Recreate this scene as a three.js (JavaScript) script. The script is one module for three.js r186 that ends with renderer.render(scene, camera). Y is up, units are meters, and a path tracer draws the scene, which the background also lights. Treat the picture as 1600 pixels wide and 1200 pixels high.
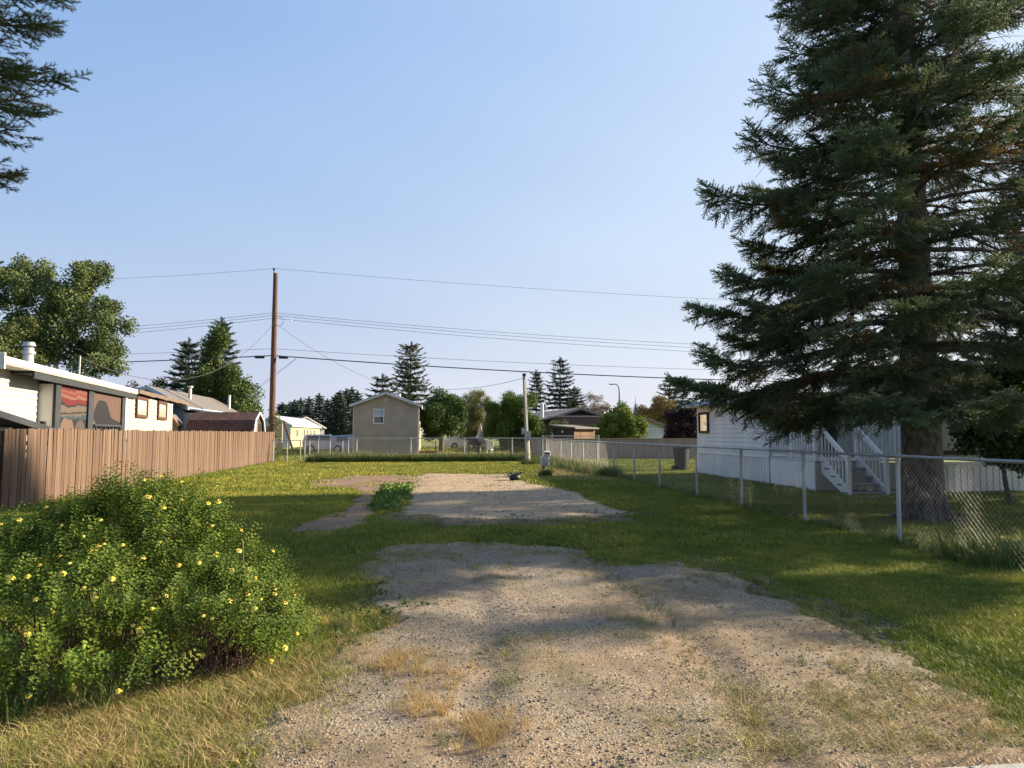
import * as THREE from 'three';
import { mergeGeometries } from 'three/addons/utils/BufferGeometryUtils.js';
import { RoundedBoxGeometry } from 'three/addons/geometries/RoundedBoxGeometry.js';

// ------------------------------------------------------------------ camera, sky, sun, exposure
const scene = new THREE.Scene();
const EYE = 1.6, F = 1100, PSI = Math.atan(129 / F), TH = Math.atan(78 / F);
const camera = new THREE.PerspectiveCamera(2 * Math.atan(600 / F) * 180 / Math.PI, 4 / 3, 0.1, 1500);
camera.position.set(0, EYE, 0);
const FW = new THREE.Vector3(Math.sin(PSI) * Math.cos(TH), Math.sin(TH), -Math.cos(PSI) * Math.cos(TH));
camera.lookAt(FW.x, EYE + FW.y, FW.z);
const EXPOSURE = 2.65;
const SUN_AZ = 13 * Math.PI / 180, SUN_EL = 23 * Math.PI / 180;
const TO_SUN = new THREE.Vector3(Math.cos(SUN_AZ) * Math.cos(SUN_EL), Math.sin(SUN_EL), -Math.sin(SUN_AZ) * Math.cos(SUN_EL));
{
  const W = 1024, H = 512, a = new Float32Array(W * H * 4);
  const mix = (p, q, t) => p.map((v, i) => v + (q[i] - v) * t);
  const stops = [[0, 0.60, 0.62, 0.74], [5, 0.50, 0.57, 0.74], [10, 0.40, 0.52, 0.74], [17, 0.315, 0.47, 0.74], [30, 0.20, 0.375, 0.71], [90, 0.10, 0.24, 0.55]], gnd = [0.30, 0.27, 0.19];
  for (let j = 0; j < H; j++) for (let i = 0; i < W; i++) {
    const el = ((j + 0.5) / H - 0.5) * Math.PI, az = ((i + 0.5) / W - 0.5) * 2 * Math.PI;
    const d = [Math.cos(el) * Math.cos(az), Math.sin(el), Math.cos(el) * Math.sin(az)];
    const e = Math.max(0, Math.min(89.9, el * 180 / Math.PI)); let n = 0; while (stops[n + 1][0] <= e) n++;
    const p = stops[n], q = stops[n + 1], t = (e - p[0]) / (q[0] - p[0]); let c = mix(p.slice(1), q.slice(1), t);
    const g = d[0] * TO_SUN.x + d[1] * TO_SUN.y + d[2] * TO_SUN.z, k = Math.pow((1 + g) / 2, 3), k2 = 0.8 * Math.pow(Math.max(0, g), 20);
    c = [c[0] + 0.50 * k + k2, c[1] + 0.45 * k + k2 * 0.9, c[2] + 0.29 * k + k2 * 0.7];
    const w = 1 + 0.035 * (Math.sin(az * 3.1 + d[1] * 9) * Math.sin(az * 7.3 - d[1] * 21 + 1.3) + 0.5 * Math.sin(az * 13 + d[1] * 47)) * Math.exp(-d[1] * 2.5); c = c.map((v, n2) => v * (n2 === 2 ? 1 + (w - 1) * 0.5 : w));
    if (el < 0) c = mix(c, gnd, Math.min(1, -el * 25));
    a.set([c[0], c[1], c[2], 1], (j * W + i) * 4);
  }
  for (let i = 0; i < a.length; i++) a[i] *= 1.1 / EXPOSURE;
  const t = new THREE.DataTexture(a, W, H, THREE.RGBAFormat, THREE.FloatType);
  t.mapping = THREE.EquirectangularReflectionMapping; t.magFilter = t.minFilter = THREE.LinearFilter; t.needsUpdate = true;
  scene.background = t; scene.environment = t;
}
const sun = new THREE.DirectionalLight(new THREE.Color(1, 0.84, 0.60), 5);
sun.position.copy(TO_SUN).multiplyScalar(80).add(new THREE.Vector3(0, 0, -20)); sun.target.position.set(0, 0, -20);
sun.castShadow = true; sun.shadow.radius = 2;
sun.shadow.mapSize.set(4096, 4096);
Object.assign(sun.shadow.camera, { left: -60, right: 60, top: 45, bottom: -45, near: 1, far: 220 });
scene.add(sun, sun.target);
const renderer = new THREE.WebGLRenderer({ antialias: true });
renderer.toneMapping = THREE.LinearToneMapping; renderer.toneMappingExposure = EXPOSURE;
renderer.shadowMap.enabled = true;

// ------------------------------------------------------------------ helpers
let SEED = 12345;
function rng(s) { let a = s >>> 0; return () => { a |= 0; a = a + 0x6D2B79F5 | 0; let t = Math.imul(a ^ a >>> 15, 1 | a); t = t + Math.imul(t ^ t >>> 7, 61 | t) ^ t; return ((t ^ t >>> 14) >>> 0) / 4294967296; }; }
const R0 = rng(SEED);
const V = (x, y, z) => new THREE.Vector3(x, y, z);
const lin = (r, g, b) => new THREE.Color().setRGB(r, g, b);
const RT = V(Math.cos(PSI), 0, Math.sin(PSI)), UP = RT.clone().cross(FW);
const ray = (px, py) => FW.clone().addScaledVector(RT, (px - 800) / F).addScaledVector(UP, (600 - py) / F);
const G = (px, py, y = 0) => { const v = ray(px, py); return V(0, EYE, 0).addScaledVector(v, (y - EYE) / v.y); };   // survey: a point on the ground
const atZ = (px, py, Z) => { const v = ray(px, py); return V(0, EYE, 0).addScaledVector(v, -Z / v.z); };             // survey: a point at a distance Z
const inView = (x, z, m) => { const r = x * RT.x + z * RT.z, d = x * Math.sin(PSI) - z * Math.cos(PSI); return d > 1 && Math.abs(r) < d * 0.735 + m; };
const names = {};
const numbered = n => { names[n] = (names[n] || 0) + 1; return names[n] === 1 ? n : n + '_' + String(names[n] - 1).padStart(3, '0'); };
function prep(g) {
  if (g.index) g = g.toNonIndexed();
  if (!g.attributes.normal) g.computeVertexNormals();
  const p = g.attributes.position, n = g.attributes.normal, uv = new Float32Array(p.count * 2);
  for (let i = 0; i < p.count; i += 3) {
    let nx = 0, ny = 0, nz = 0;
    const ax = p.getX(i + 1) - p.getX(i), ay = p.getY(i + 1) - p.getY(i), az = p.getZ(i + 1) - p.getZ(i), bx = p.getX(i + 2) - p.getX(i), by = p.getY(i + 2) - p.getY(i), bz = p.getZ(i + 2) - p.getZ(i);
    nx = Math.abs(ay * bz - az * by); ny = Math.abs(az * bx - ax * bz); nz = Math.abs(ax * by - ay * bx);
    for (let k = i; k < i + 3; k++) {
      if (nx >= ny && nx >= nz) { uv[2 * k] = p.getZ(k); uv[2 * k + 1] = p.getY(k); }
      else if (ny >= nz) { uv[2 * k] = p.getX(k); uv[2 * k + 1] = p.getZ(k); }
      else { uv[2 * k] = p.getX(k); uv[2 * k + 1] = p.getY(k); }
    }
  }
  const o = new THREE.BufferGeometry();
  o.setAttribute('position', p); o.setAttribute('normal', n); o.setAttribute('uv', new THREE.BufferAttribute(uv, 2));
  return o;
}
const join = gs => gs.length === 1 ? prep(gs[0]) : mergeGeometries(gs.map(prep));
function shadowed(o) { o.castShadow = o.receiveShadow = true; return o; }
function tag(o, label, category, group, kind) {
  if (label) o.userData.label = label; if (category) o.userData.category = category;
  if (group) o.userData.group = group; if (kind) o.userData.kind = kind; return o;
}
function part(name, geoms, mat, parent) {       // one named mesh out of one or more geometries
  const m = shadowed(new THREE.Mesh(join([].concat(geoms)), mat));
  m.name = parent ? name : numbered(name); (parent || scene).add(m); return m;
}
function shared(name, geom, mat, parent) { const m = shadowed(new THREE.Mesh(geom, mat)); m.name = name; parent.add(m); return m; }
function thing(name, label, category, pos = [0, 0, 0], turn = 0, group) {
  const o = new THREE.Group(); o.name = numbered(name); o.position.set(...pos); o.rotation.y = turn; scene.add(o);
  return tag(o, label, category, group);
}
const box = (w, h, d, x = 0, y = 0, z = 0, rx = 0, ry = 0, rz = 0) => {
  const g = new THREE.BoxGeometry(w, h, d); if (rz) g.rotateZ(rz); if (rx) g.rotateX(rx); if (ry) g.rotateY(ry); return g.translate(x, y, z);
};
const rbox = (w, h, d, x = 0, y = 0, z = 0, r = 0.008, rx = 0, ry = 0, rz = 0) => {
  const g = new RoundedBoxGeometry(w, h, d, 1, Math.min(r, w / 3, h / 3, d / 3)); if (rz) g.rotateZ(rz); if (rx) g.rotateX(rx); if (ry) g.rotateY(ry); return g.translate(x, y, z);
};
function rod(a, b, r0, r1 = r0, n = 8) {        // tapered rod between two points
  const d = b.clone().sub(a), L = d.length(), g = new THREE.CylinderGeometry(r1, r0, L, n, 1);
  g.translate(0, L / 2, 0); g.applyQuaternion(new THREE.Quaternion().setFromUnitVectors(V(0, 1, 0), d.normalize())); return g.translate(a.x, a.y, a.z);
}
function limbTube(pts, r0, r1, n = 6, seg = 8, rough = 0, rnd = R0) { // tapered curved tube with an uneven surface
  const c = new THREE.CatmullRomCurve3(pts), fr = c.computeFrenetFrames(seg, false), pos = [], idx = [];
  for (let i = 0; i <= seg; i++) {
    const t = i / seg, p = c.getPoint(t), r = r0 + (r1 - r0) * t;
    for (let j = 0; j <= n; j++) {
      const a = (j % n) / n * Math.PI * 2, rr = r * (1 + (rough ? rough * (Math.sin(a * 3 + i * 1.7) * 0.5 + Math.sin(a * 7 + i * 2.9) * 0.5) : 0));
      const v = p.clone().addScaledVector(fr.normals[i], Math.cos(a) * rr).addScaledVector(fr.binormals[i], Math.sin(a) * rr); pos.push(v.x, v.y, v.z);
    }
  }
  for (let i = 0; i < seg; i++) for (let j = 0; j < n; j++) { const a = i * (n + 1) + j, b = a + n + 1; idx.push(a, b, a + 1, b, b + 1, a + 1); }
  const g = new THREE.BufferGeometry(); g.setAttribute('position', new THREE.Float32BufferAttribute(pos, 3)); g.setIndex(idx); g.computeVertexNormals(); return g;
}
function prism(pts, depth) {                    // polygon in xy, extruded along -z from z = 0
  const s = new THREE.Shape(pts.map(p => new THREE.Vector2(p[0], p[1]))); return new THREE.ExtrudeGeometry(s, { depth, bevelEnabled: false }).translate(0, 0, -depth);
}
// periodic value noise
function noiseTile(W, H, cx, cy, oct, seed) {
  const out = new Float32Array(W * H); let amp = 1, tot = 0;
  for (let o = 0; o < oct; o++) {
    const nx = cx << o, ny = cy << o, r = rng(seed * 131 + o * 17 + 7), g = new Float32Array(nx * ny); for (let i = 0; i < g.length; i++) g[i] = r();
    for (let y = 0; y < H; y++) {
      const fy = y / H * ny, iy = Math.floor(fy), ty0 = fy - iy, ty = ty0 * ty0 * (3 - 2 * ty0), r0 = (iy % ny) * nx, r1 = ((iy + 1) % ny) * nx;
      for (let x = 0; x < W; x++) {
        const fx = x / W * nx, ix = Math.floor(fx), tx0 = fx - ix, tx = tx0 * tx0 * (3 - 2 * tx0), x0 = ix % nx, x1 = (ix + 1) % nx;
        const p = g[r0 + x0] + (g[r0 + x1] - g[r0 + x0]) * tx, q = g[r1 + x0] + (g[r1 + x1] - g[r1 + x0]) * tx;
        out[y * W + x] += amp * (p + (q - p) * ty);
      }
    }
    tot += amp; amp *= 0.55;
  }
  for (let i = 0; i < out.length; i++) out[i] /= tot; return out;
}
const hash2 = (ix, iy, s) => { let h = Math.imul(ix, 374761393) + Math.imul(iy, 668265263) + Math.imul(s, 2246822519) | 0; h = Math.imul(h ^ h >>> 13, 1274126177); return ((h ^ h >>> 16) >>> 0) / 4294967296; };
function vn(x, y, s = 0) { const ix = Math.floor(x), iy = Math.floor(y); let tx = x - ix, ty = y - iy; tx = tx * tx * (3 - 2 * tx); ty = ty * ty * (3 - 2 * ty); const a = hash2(ix, iy, s), b = hash2(ix + 1, iy, s), c = hash2(ix, iy + 1, s), d = hash2(ix + 1, iy + 1, s); return a + (b - a) * tx + (c - a) * ty + (a - b - c + d) * tx * ty; }
const fbm = (x, y, s = 0) => (vn(x, y, s) + 0.5 * vn(x * 2.1, y * 2.1, s + 1) + 0.25 * vn(x * 4.3, y * 4.3, s + 2)) / 1.75;
function tex(W, H, fn, sx, sy, srgb = true) {   // fn returns 0..1 rgb; one tile covers sx by sy metres
  const a = new Uint8Array(W * H * 4);
  for (let i = 0; i < W * H; i++) { const c = fn(i, i % W, (i / W) | 0); a[4 * i] = Math.max(0, Math.min(255, c[0] * 255)); a[4 * i + 1] = Math.max(0, Math.min(255, c[1] * 255)); a[4 * i + 2] = Math.max(0, Math.min(255, c[2] * 255)); a[4 * i + 3] = 255; }
  const t = new THREE.DataTexture(a, W, H); t.wrapS = t.wrapT = THREE.RepeatWrapping; t.magFilter = THREE.LinearFilter; t.minFilter = THREE.LinearMipmapLinearFilter; t.generateMipmaps = true;
  t.repeat.set(1 / sx, 1 / sy); if (srgb) t.colorSpace = THREE.SRGBColorSpace; t.needsUpdate = true; return t;
}
const nz = noiseTile(512, 512, 4, 4, 7, 3), nzFine = noiseTile(512, 512, 32, 32, 4, 5), nzV = noiseTile(512, 512, 48, 3, 4, 9), nzH = noiseTile(512, 512, 3, 48, 4, 11);
const grey = (arr, lo, hi, sx, sy, srgb = true) => tex(512, 512, i => { const v = lo + (hi - lo) * arr[i]; return [v, v, v]; }, sx, sy, srgb);
const T = { mottled: grey(nz, 0.68, 1.12, 1.7, 1.7), fine: grey(nzFine, 0.6, 1.25, 0.5, 0.5), grain: grey(nzV, 0.5, 1.3, 0.5, 1.6), grainH: grey(nzH, 0.6, 1.25, 1.6, 0.5),
  bFine: grey(nzFine, 0, 1, 0.4, 0.4, false), bGrain: grey(nzV, 0, 1, 0.4, 1.2, false), bark: grey(nzV, 0, 1, 0.7, 1.3, false), scaly: grey(nzFine, 0.35, 1.5, 1.6, 3.2), bScaly: grey(nzFine, 0, 1, 1.6, 3.2, false), weather: tex(512, 512, i => { const a = nz[i], b = nzV[i], v = 0.9 + 0.16 * (a - 0.5) - 0.22 * Math.max(0, b - 0.62); return [v, v * 0.99, v * 0.97]; }, 2.3, 2.3) };
const M = (r, g, b, o = {}) => new THREE.MeshStandardMaterial({ color: lin(r, g, b), roughness: 0.85, side: THREE.DoubleSide, ...o });
const leafMat = (o = {}) => new THREE.MeshPhysicalMaterial({ color: 0xffffff, roughness: 0.62, specularIntensity: 0.4, transmission: 0.3, thickness: 0, side: THREE.DoubleSide, ...o });
const MAT = {
  wood: [0, 1, 2, 3, 4].map(i => M(...[[0.19, 0.118, 0.078], [0.15, 0.09, 0.06], [0.215, 0.138, 0.095], [0.165, 0.102, 0.068], [0.24, 0.165, 0.118]][i], { map: T.grain, bumpMap: T.bGrain, bumpScale: 0.004 })),
  steel: M(0.46, 0.47, 0.48, { metalness: 0.55, roughness: 0.5, map: T.mottled }),
  wire: M(0.32, 0.32, 0.32, { metalness: 0.5, roughness: 0.5 }),
  whiteWall: M(0.60, 0.59, 0.565, { map: T.weather, roughness: 0.6 }), creamWall: M(0.57, 0.54, 0.465, { map: T.weather, roughness: 0.6 }),
  coolWhite: M(0.88, 0.88, 0.88, { map: T.weather, roughness: 0.55 }), white: M(0.86, 0.86, 0.85, { roughness: 0.5, map: T.weather }),
  dark: M(0.035, 0.04, 0.05, { map: T.mottled }), black: M(0.012, 0.012, 0.014, { roughness: 0.5 }),
  brownTrim: M(0.11, 0.045, 0.03, { map: T.grain }), glass: new THREE.MeshPhysicalMaterial({ color: 0xffffff, roughness: 0.03, transmission: 1, thickness: 0, ior: 1.5 }),
  curtain: M(0.55, 0.50, 0.40), room: M(0.06, 0.055, 0.05), roofGrey: M(0.17, 0.155, 0.145, { map: T.fine, bumpMap: T.bFine, bumpScale: 0.006 }),
  roofWhite: M(0.66, 0.67, 0.68, { metalness: 0.2, roughness: 0.5, map: T.mottled }), concrete: M(0.40, 0.385, 0.35, { map: T.mottled, bumpMap: T.bFine, bumpScale: 0.003 }),
  sprBark: M(0.15, 0.115, 0.095, { map: T.scaly, bumpMap: T.bScaly, bumpScale: 0.05 }), bark: M(0.12, 0.095, 0.075, { map: T.grain, bumpMap: T.bark, bumpScale: 0.02 }), paleBark: M(0.5, 0.48, 0.42, { map: T.mottled }),
  beige: M(0.46, 0.385, 0.31, { map: T.weather }), blue: M(0.30, 0.40, 0.56, { map: T.weather }), tan: M(0.38, 0.30, 0.24, { map: T.grain }),
};

// ------------------------------------------------------------------ ground zones (surveyed from the photograph, in metres on the ground)
const poly = a => a.map(p => { const g = G(p[0], p[1]); return [g.x, g.z]; });
const ZN = {
  drive: poly([[250, 1320], [430, 1130], [505, 1050], [560, 990], [590, 940], [572, 900], [590, 862], [650, 850], [760, 848], [900, 856], [960, 885], [1060, 878], [1150, 905], [1230, 945], [1330, 990], [1450, 1035], [1560, 1100], [1700, 1320]]),
  pad: poly([[655, 741], [795, 742], [830, 756], [905, 772], [985, 802], [965, 808], [850, 814], [700, 812], [626, 806], [632, 785], [645, 760]]),
  soil: poly([[590, 803], [640, 799], [980, 797], [1030, 806], [990, 818], [850, 824], [700, 824], [600, 818]]),
  dirt: poly([[470, 753], [560, 743], [655, 744], [648, 760], [612, 770], [600, 788], [580, 818], [505, 840], [440, 832], [530, 798], [560, 776], [548, 764], [480, 763]]),
  dryFar: poly([[825, 740], [880, 727], [965, 740], [960, 752], [850, 751]]),
  dryLeft: poly([[-80, 1120], [200, 1085], [430, 1055], [540, 1030], [470, 1120], [400, 1230], [-300, 1230]]),
  dryRight: poly([[1080, 1130], [1180, 1095], [1300, 1080], [1420, 1090], [1540, 1125], [1640, 1140], [1640, 1190], [1080, 1190]]),
  clods: poly([[1040, 858], [1120, 872], [1250, 925], [1350, 962], [1450, 1010], [1400, 1030], [1300, 985], [1200, 945], [1100, 895]]),
  yellowLawn: poly([[440, 722], [830, 722], [840, 740], [650, 742], [560, 790], [420, 850], [250, 830], [120, 800]]),
};
function inside(pl, x, z) { let c = false; for (let i = 0, j = pl.length - 1; i < pl.length; j = i++) { const a = pl[i], b = pl[j]; if ((a[1] > z) !== (b[1] > z) && x < (b[0] - a[0]) * (z - a[1]) / (b[1] - a[1]) + a[0]) c = !c; } return c; }
function inZ(k, x, z, j = 0.35) { return inside(ZN[k], x + (fbm(x * 1.6, z * 1.6, 21) - 0.5) * 2 * j + (vn(x * 9, z * 9, 4) - 0.5) * j * 0.5, z + (fbm(x * 1.6, z * 1.6, 31) - 0.5) * 2 * j); }
const WALK_Z = -3.2;

// ground: one sheet to the horizon
{
  const W = 1024, n1 = noiseTile(W, W, 6, 6, 7, 41), n2 = noiseTile(W, W, 90, 90, 3, 43), n3 = noiseTile(W, W, 20, 20, 4, 47);
  const map = tex(W, W, i => { const a = n1[i], b = n2[i], c = n3[i]; const v = 0.55 + 0.7 * b + 0.3 * (a - 0.5); return [v * (0.98 + 0.35 * (c - 0.5)), v, v * (0.85 + 0.2 * (a - 0.5))]; }, 2.6, 2.6);
  const bump = tex(W, W, i => { const v = 0.6 * n2[i] + 0.4 * n3[i]; return [v, v, v]; }, 2.6, 2.6, false);
  const xs = [], zs = []; const grade = (arr, segs) => { for (const [a, b, s] of segs) for (let v = a; v < b - 1e-6; v += s) arr.push(v); };
  grade(xs, [[-600, -100, 50], [-100, -30, 7], [-30, -9, 0.7], [-9, 12, 0.1], [12, 30, 0.6], [30, 100, 7], [100, 601, 50]]);
  grade(zs, [[-900, -200, 50], [-200, -80, 10], [-80, -44, 1], [-44, -20, 0.25], [-20, -1, 0.1], [-1, 40, 2], [40, 300, 26]]);
  const pos = [], col = [], uv = [], idx = [];
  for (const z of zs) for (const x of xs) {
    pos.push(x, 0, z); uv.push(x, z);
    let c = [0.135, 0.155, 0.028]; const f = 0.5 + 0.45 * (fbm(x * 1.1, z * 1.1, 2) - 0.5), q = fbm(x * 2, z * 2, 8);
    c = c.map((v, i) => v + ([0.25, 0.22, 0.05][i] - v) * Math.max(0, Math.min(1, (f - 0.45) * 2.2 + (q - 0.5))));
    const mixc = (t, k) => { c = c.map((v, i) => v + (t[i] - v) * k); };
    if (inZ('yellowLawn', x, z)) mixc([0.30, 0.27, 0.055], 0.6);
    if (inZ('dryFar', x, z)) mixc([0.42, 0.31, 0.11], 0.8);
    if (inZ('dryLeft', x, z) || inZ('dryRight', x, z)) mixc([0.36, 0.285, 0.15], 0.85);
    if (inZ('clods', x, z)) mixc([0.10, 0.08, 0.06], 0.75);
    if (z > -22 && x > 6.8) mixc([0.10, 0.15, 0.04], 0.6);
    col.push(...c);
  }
  for (let j = 0; j < zs.length - 1; j++) for (let i = 0; i < xs.length - 1; i++) { const a = j * xs.length + i, b = a + xs.length; idx.push(a, b, a + 1, b, b + 1, a + 1); }
  const g = new THREE.BufferGeometry(); g.setAttribute('position', new THREE.Float32BufferAttribute(pos, 3)); g.setAttribute('color', new THREE.Float32BufferAttribute(col, 3)); g.setAttribute('uv', new THREE.Float32BufferAttribute(uv, 2)); g.setIndex(idx); g.computeVertexNormals();
  const m = shadowed(new THREE.Mesh(g, new THREE.MeshStandardMaterial({ vertexColors: true, map, bumpMap: bump, bumpScale: 0.02, roughness: 0.95 })));
  m.name = 'ground'; m.userData.kind = 'structure'; scene.add(m);
}
// gravel: a drawn tile of pebbles for the fine grain, a displaced sheet, and loose stones on top
const gravelTex = (() => {
  const W = 2048, S = 2.4, a = new Float32Array(W * W * 3), h = new Float32Array(W * W), r = rng(77), n1 = noiseTile(W, W, 8, 8, 7, 51), n2 = noiseTile(W, W, 256, 256, 2, 53);
  for (let i = 0; i < W * W; i++) { const v = 0.65 + 0.3 * (n1[i] - 0.5) + 0.3 * (n2[i] - 0.5); a[3 * i] = v; a[3 * i + 1] = v * 0.95; a[3 * i + 2] = v * 0.88; h[i] = n2[i] * 0.25; }
  for (let k = 0; k < 42000; k++) {
    const cx = r() * W, cy = r() * W, den = n1[(cy | 0) * W + (cx | 0)]; if (r() > (den - 0.28) * 2.6) continue;
    const rad = (0.002 + 0.009 * Math.pow(r(), 3.2)) / S * W, el = 0.6 + r() * 0.4, th = r() * 3.14, ct = Math.cos(th), st = Math.sin(th), v = 0.48 + r() * 0.4, tint = (r() - 0.5) * 0.14, col = [v * (1 + tint), v * 0.98, v * (0.95 - tint)];
    for (let y = Math.floor(cy - rad); y <= cy + rad; y++) for (let x = Math.floor(cx - rad); x <= cx + rad; x++) {
      const dx = x - cx, dy = y - cy, u = (dx * ct + dy * st) / rad, w = (-dx * st + dy * ct) / rad / el, q = u * u + w * w; if (q > 1) continue;
      const i = ((y + W) % W) * W + (x + W) % W, n = 0.92 + 0.16 * n2[i]; a[3 * i] = col[0] * n; a[3 * i + 1] = col[1] * n; a[3 * i + 2] = col[2] * n; h[i] = 0.3 + 0.7 * Math.sqrt(1 - q) * Math.min(1, rad / 10);
    }
  }
  return { map: tex(W, W, i => [a[3 * i], a[3 * i + 1], a[3 * i + 2]], S, S), bump: tex(W, W, i => [h[i], h[i], h[i]], S, S, false) };
})();
const gravelMat = new THREE.MeshStandardMaterial({ vertexColors: true, map: gravelTex.map, bumpMap: gravelTex.bump, bumpScale: 0.009, roughness: 0.95 });
const rut = (x, c) => Math.exp(-(((x - c) / 0.15) ** 2));
function hump(x, z) { const c = 1.15 - 0.09 * (z + 6) + 0.12 * Math.sin(z * 0.9); return (z > -11 ? -0.024 * (rut(x, c - 0.78) + rut(x, c + 0.78)) + 0.012 * (rut(x, c - 0.5) + rut(x, c + 1.06)) : 0) + 0.014 * (fbm(x * 1.9, z * 2.6, 67) - 0.5) + 0.022 + 0.035 * (fbm(x * 0.8, z * 0.8, 61) - 0.5) + 0.016 * (fbm(x * 4, z * 4, 63) - 0.5) + 0.008 * (vn(x * 14, z * 14, 65) - 0.5); }
function sheet(name, zone, step, colour, rise = 0.01, jit = 0.35) {
  const pl = ZN[zone]; let x0 = 1e9, x1 = -1e9, z0 = 1e9, z1 = -1e9; for (const p of pl) { x0 = Math.min(x0, p[0]); x1 = Math.max(x1, p[0]); z0 = Math.min(z0, p[1]); z1 = Math.max(z1, p[1]); }
  x0 -= 0.5; x1 += 0.5; z0 -= 0.5; z1 = Math.min(z1 + 0.5, WALK_Z);
  const nx = Math.ceil((x1 - x0) / step), nzz = Math.ceil((z1 - z0) / step), id = new Int32Array((nx + 1) * (nzz + 1)).fill(-1), pos = [], col = [], uv = [], idx = [], ins = new Uint8Array((nx + 1) * (nzz + 1));
  for (let j = 0; j <= nzz; j++) for (let i = 0; i <= nx; i++) ins[j * (nx + 1) + i] = inZ(zone, x0 + i * step, z0 + j * step, jit) ? 1 : 0;
  const vert = (i, j) => {
    const k = j * (nx + 1) + i; if (id[k] >= 0) return id[k]; const x = x0 + i * step, z = Math.min(z0 + j * step, WALK_Z);
    let full = true; for (const [a, b] of [[1, 0], [-1, 0], [0, 1], [0, -1], [2, 0], [-2, 0], [0, 2], [0, -2]]) { const ii = i + a, jj = j + b; if (ii < 0 || jj < 0 || ii > nx || jj > nzz || !ins[jj * (nx + 1) + ii]) full = false; }
    pos.push(x, full ? Math.max(0.005, rise + hump(x, z)) : 0.004, z); uv.push(x, z); col.push(...colour(x, z)); return id[k] = pos.length / 3 - 1;
  };
  for (let j = 0; j < nzz; j++) for (let i = 0; i < nx; i++) {
    const k = j * (nx + 1) + i; if (ins[k] + ins[k + 1] + ins[k + nx + 1] + ins[k + nx + 2] < 3) continue;
    const a = vert(i, j), b = vert(i, j + 1), c = vert(i + 1, j + 1), d = vert(i + 1, j); idx.push(a, b, d, b, c, d);
  }
  const g = new THREE.BufferGeometry(); g.setAttribute('position', new THREE.Float32BufferAttribute(pos, 3)); g.setAttribute('color', new THREE.Float32BufferAttribute(col, 3)); g.setAttribute('uv', new THREE.Float32BufferAttribute(uv, 2)); g.setIndex(idx); g.computeVertexNormals();
  const m = shadowed(new THREE.Mesh(g, gravelMat)); m.name = name; m.userData.kind = 'structure'; scene.add(m); return m;
}
const lerp3 = (a, b, t) => { t = Math.max(0, Math.min(1, t)); return [a[0] + (b[0] - a[0]) * t, a[1] + (b[1] - a[1]) * t, a[2] + (b[2] - a[2]) * t]; };
const driveCol = (x, z) => { const f = fbm(x * 0.9, z * 0.9, 71) + 0.35 * (vn(x * 3.7, z * 3.7, 72) - 0.5); return lerp3([0.60, 0.475, 0.335], [0.545, 0.48, 0.395], (f - 0.35) * 2.6 + (z < -5.6 ? 0.35 : -0.1)); };
sheet('gravel_driveway', 'drive', 0.035, driveCol);
sheet('gravel_pad', 'pad', 0.08, (x, z) => lerp3([0.92, 0.68, 0.44], [0.84, 0.70, 0.53], fbm(x * 0.7, z * 0.7, 81) * 1.2), 0.015);
sheet('dark_soil_strip', 'soil', 0.06, (x, z) => lerp3([0.20, 0.15, 0.11], [0.38, 0.30, 0.23], fbm(x * 2, z * 2, 83)), 0.006, 0.5);
sheet('bare_dirt_patch', 'dirt', 0.08, (x, z) => lerp3([0.42, 0.27, 0.18], [0.60, 0.42, 0.29], fbm(x * 1.3, z * 1.3, 85)), 0.004, 0.35);
// sidewalk slabs at the photographer's feet, the far road, the neighbour's path
{
  const g = new THREE.Group(); g.name = 'sidewalk'; g.userData.kind = 'structure'; scene.add(g);
  for (let i = -5; i < 6; i++) part('slab', rbox(1.49, 0.1, 1.5, i * 1.5 + 0.3, -0.02, WALK_Z + 0.76, 0.012), MAT.concrete, g);
  const pl = (name, pts, y, mat) => { const s = new THREE.ShapeGeometry(new THREE.Shape(pts.map(p => new THREE.Vector2(p[0], -p[1])))); s.rotateX(-Math.PI / 2).translate(0, y, 0); const m = part(name, s, mat); m.userData.kind = 'structure'; return m; };
  pl('road', [[-120, -74], [160, -74], [160, -67], [-120, -67]], 0.008, M(0.34, 0.31, 0.26, { map: T.fine }));
  pl('garden_path', poly([[1476, 797], [1610, 813], [1640, 824], [1476, 802]]), 0.03, MAT.concrete);
  pl('stair_pad', [[10.5, -17.15], [10.5, -16.3], [12.4, -16.3], [12.4, -17.15]], 0.04, MAT.concrete);
}

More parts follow.
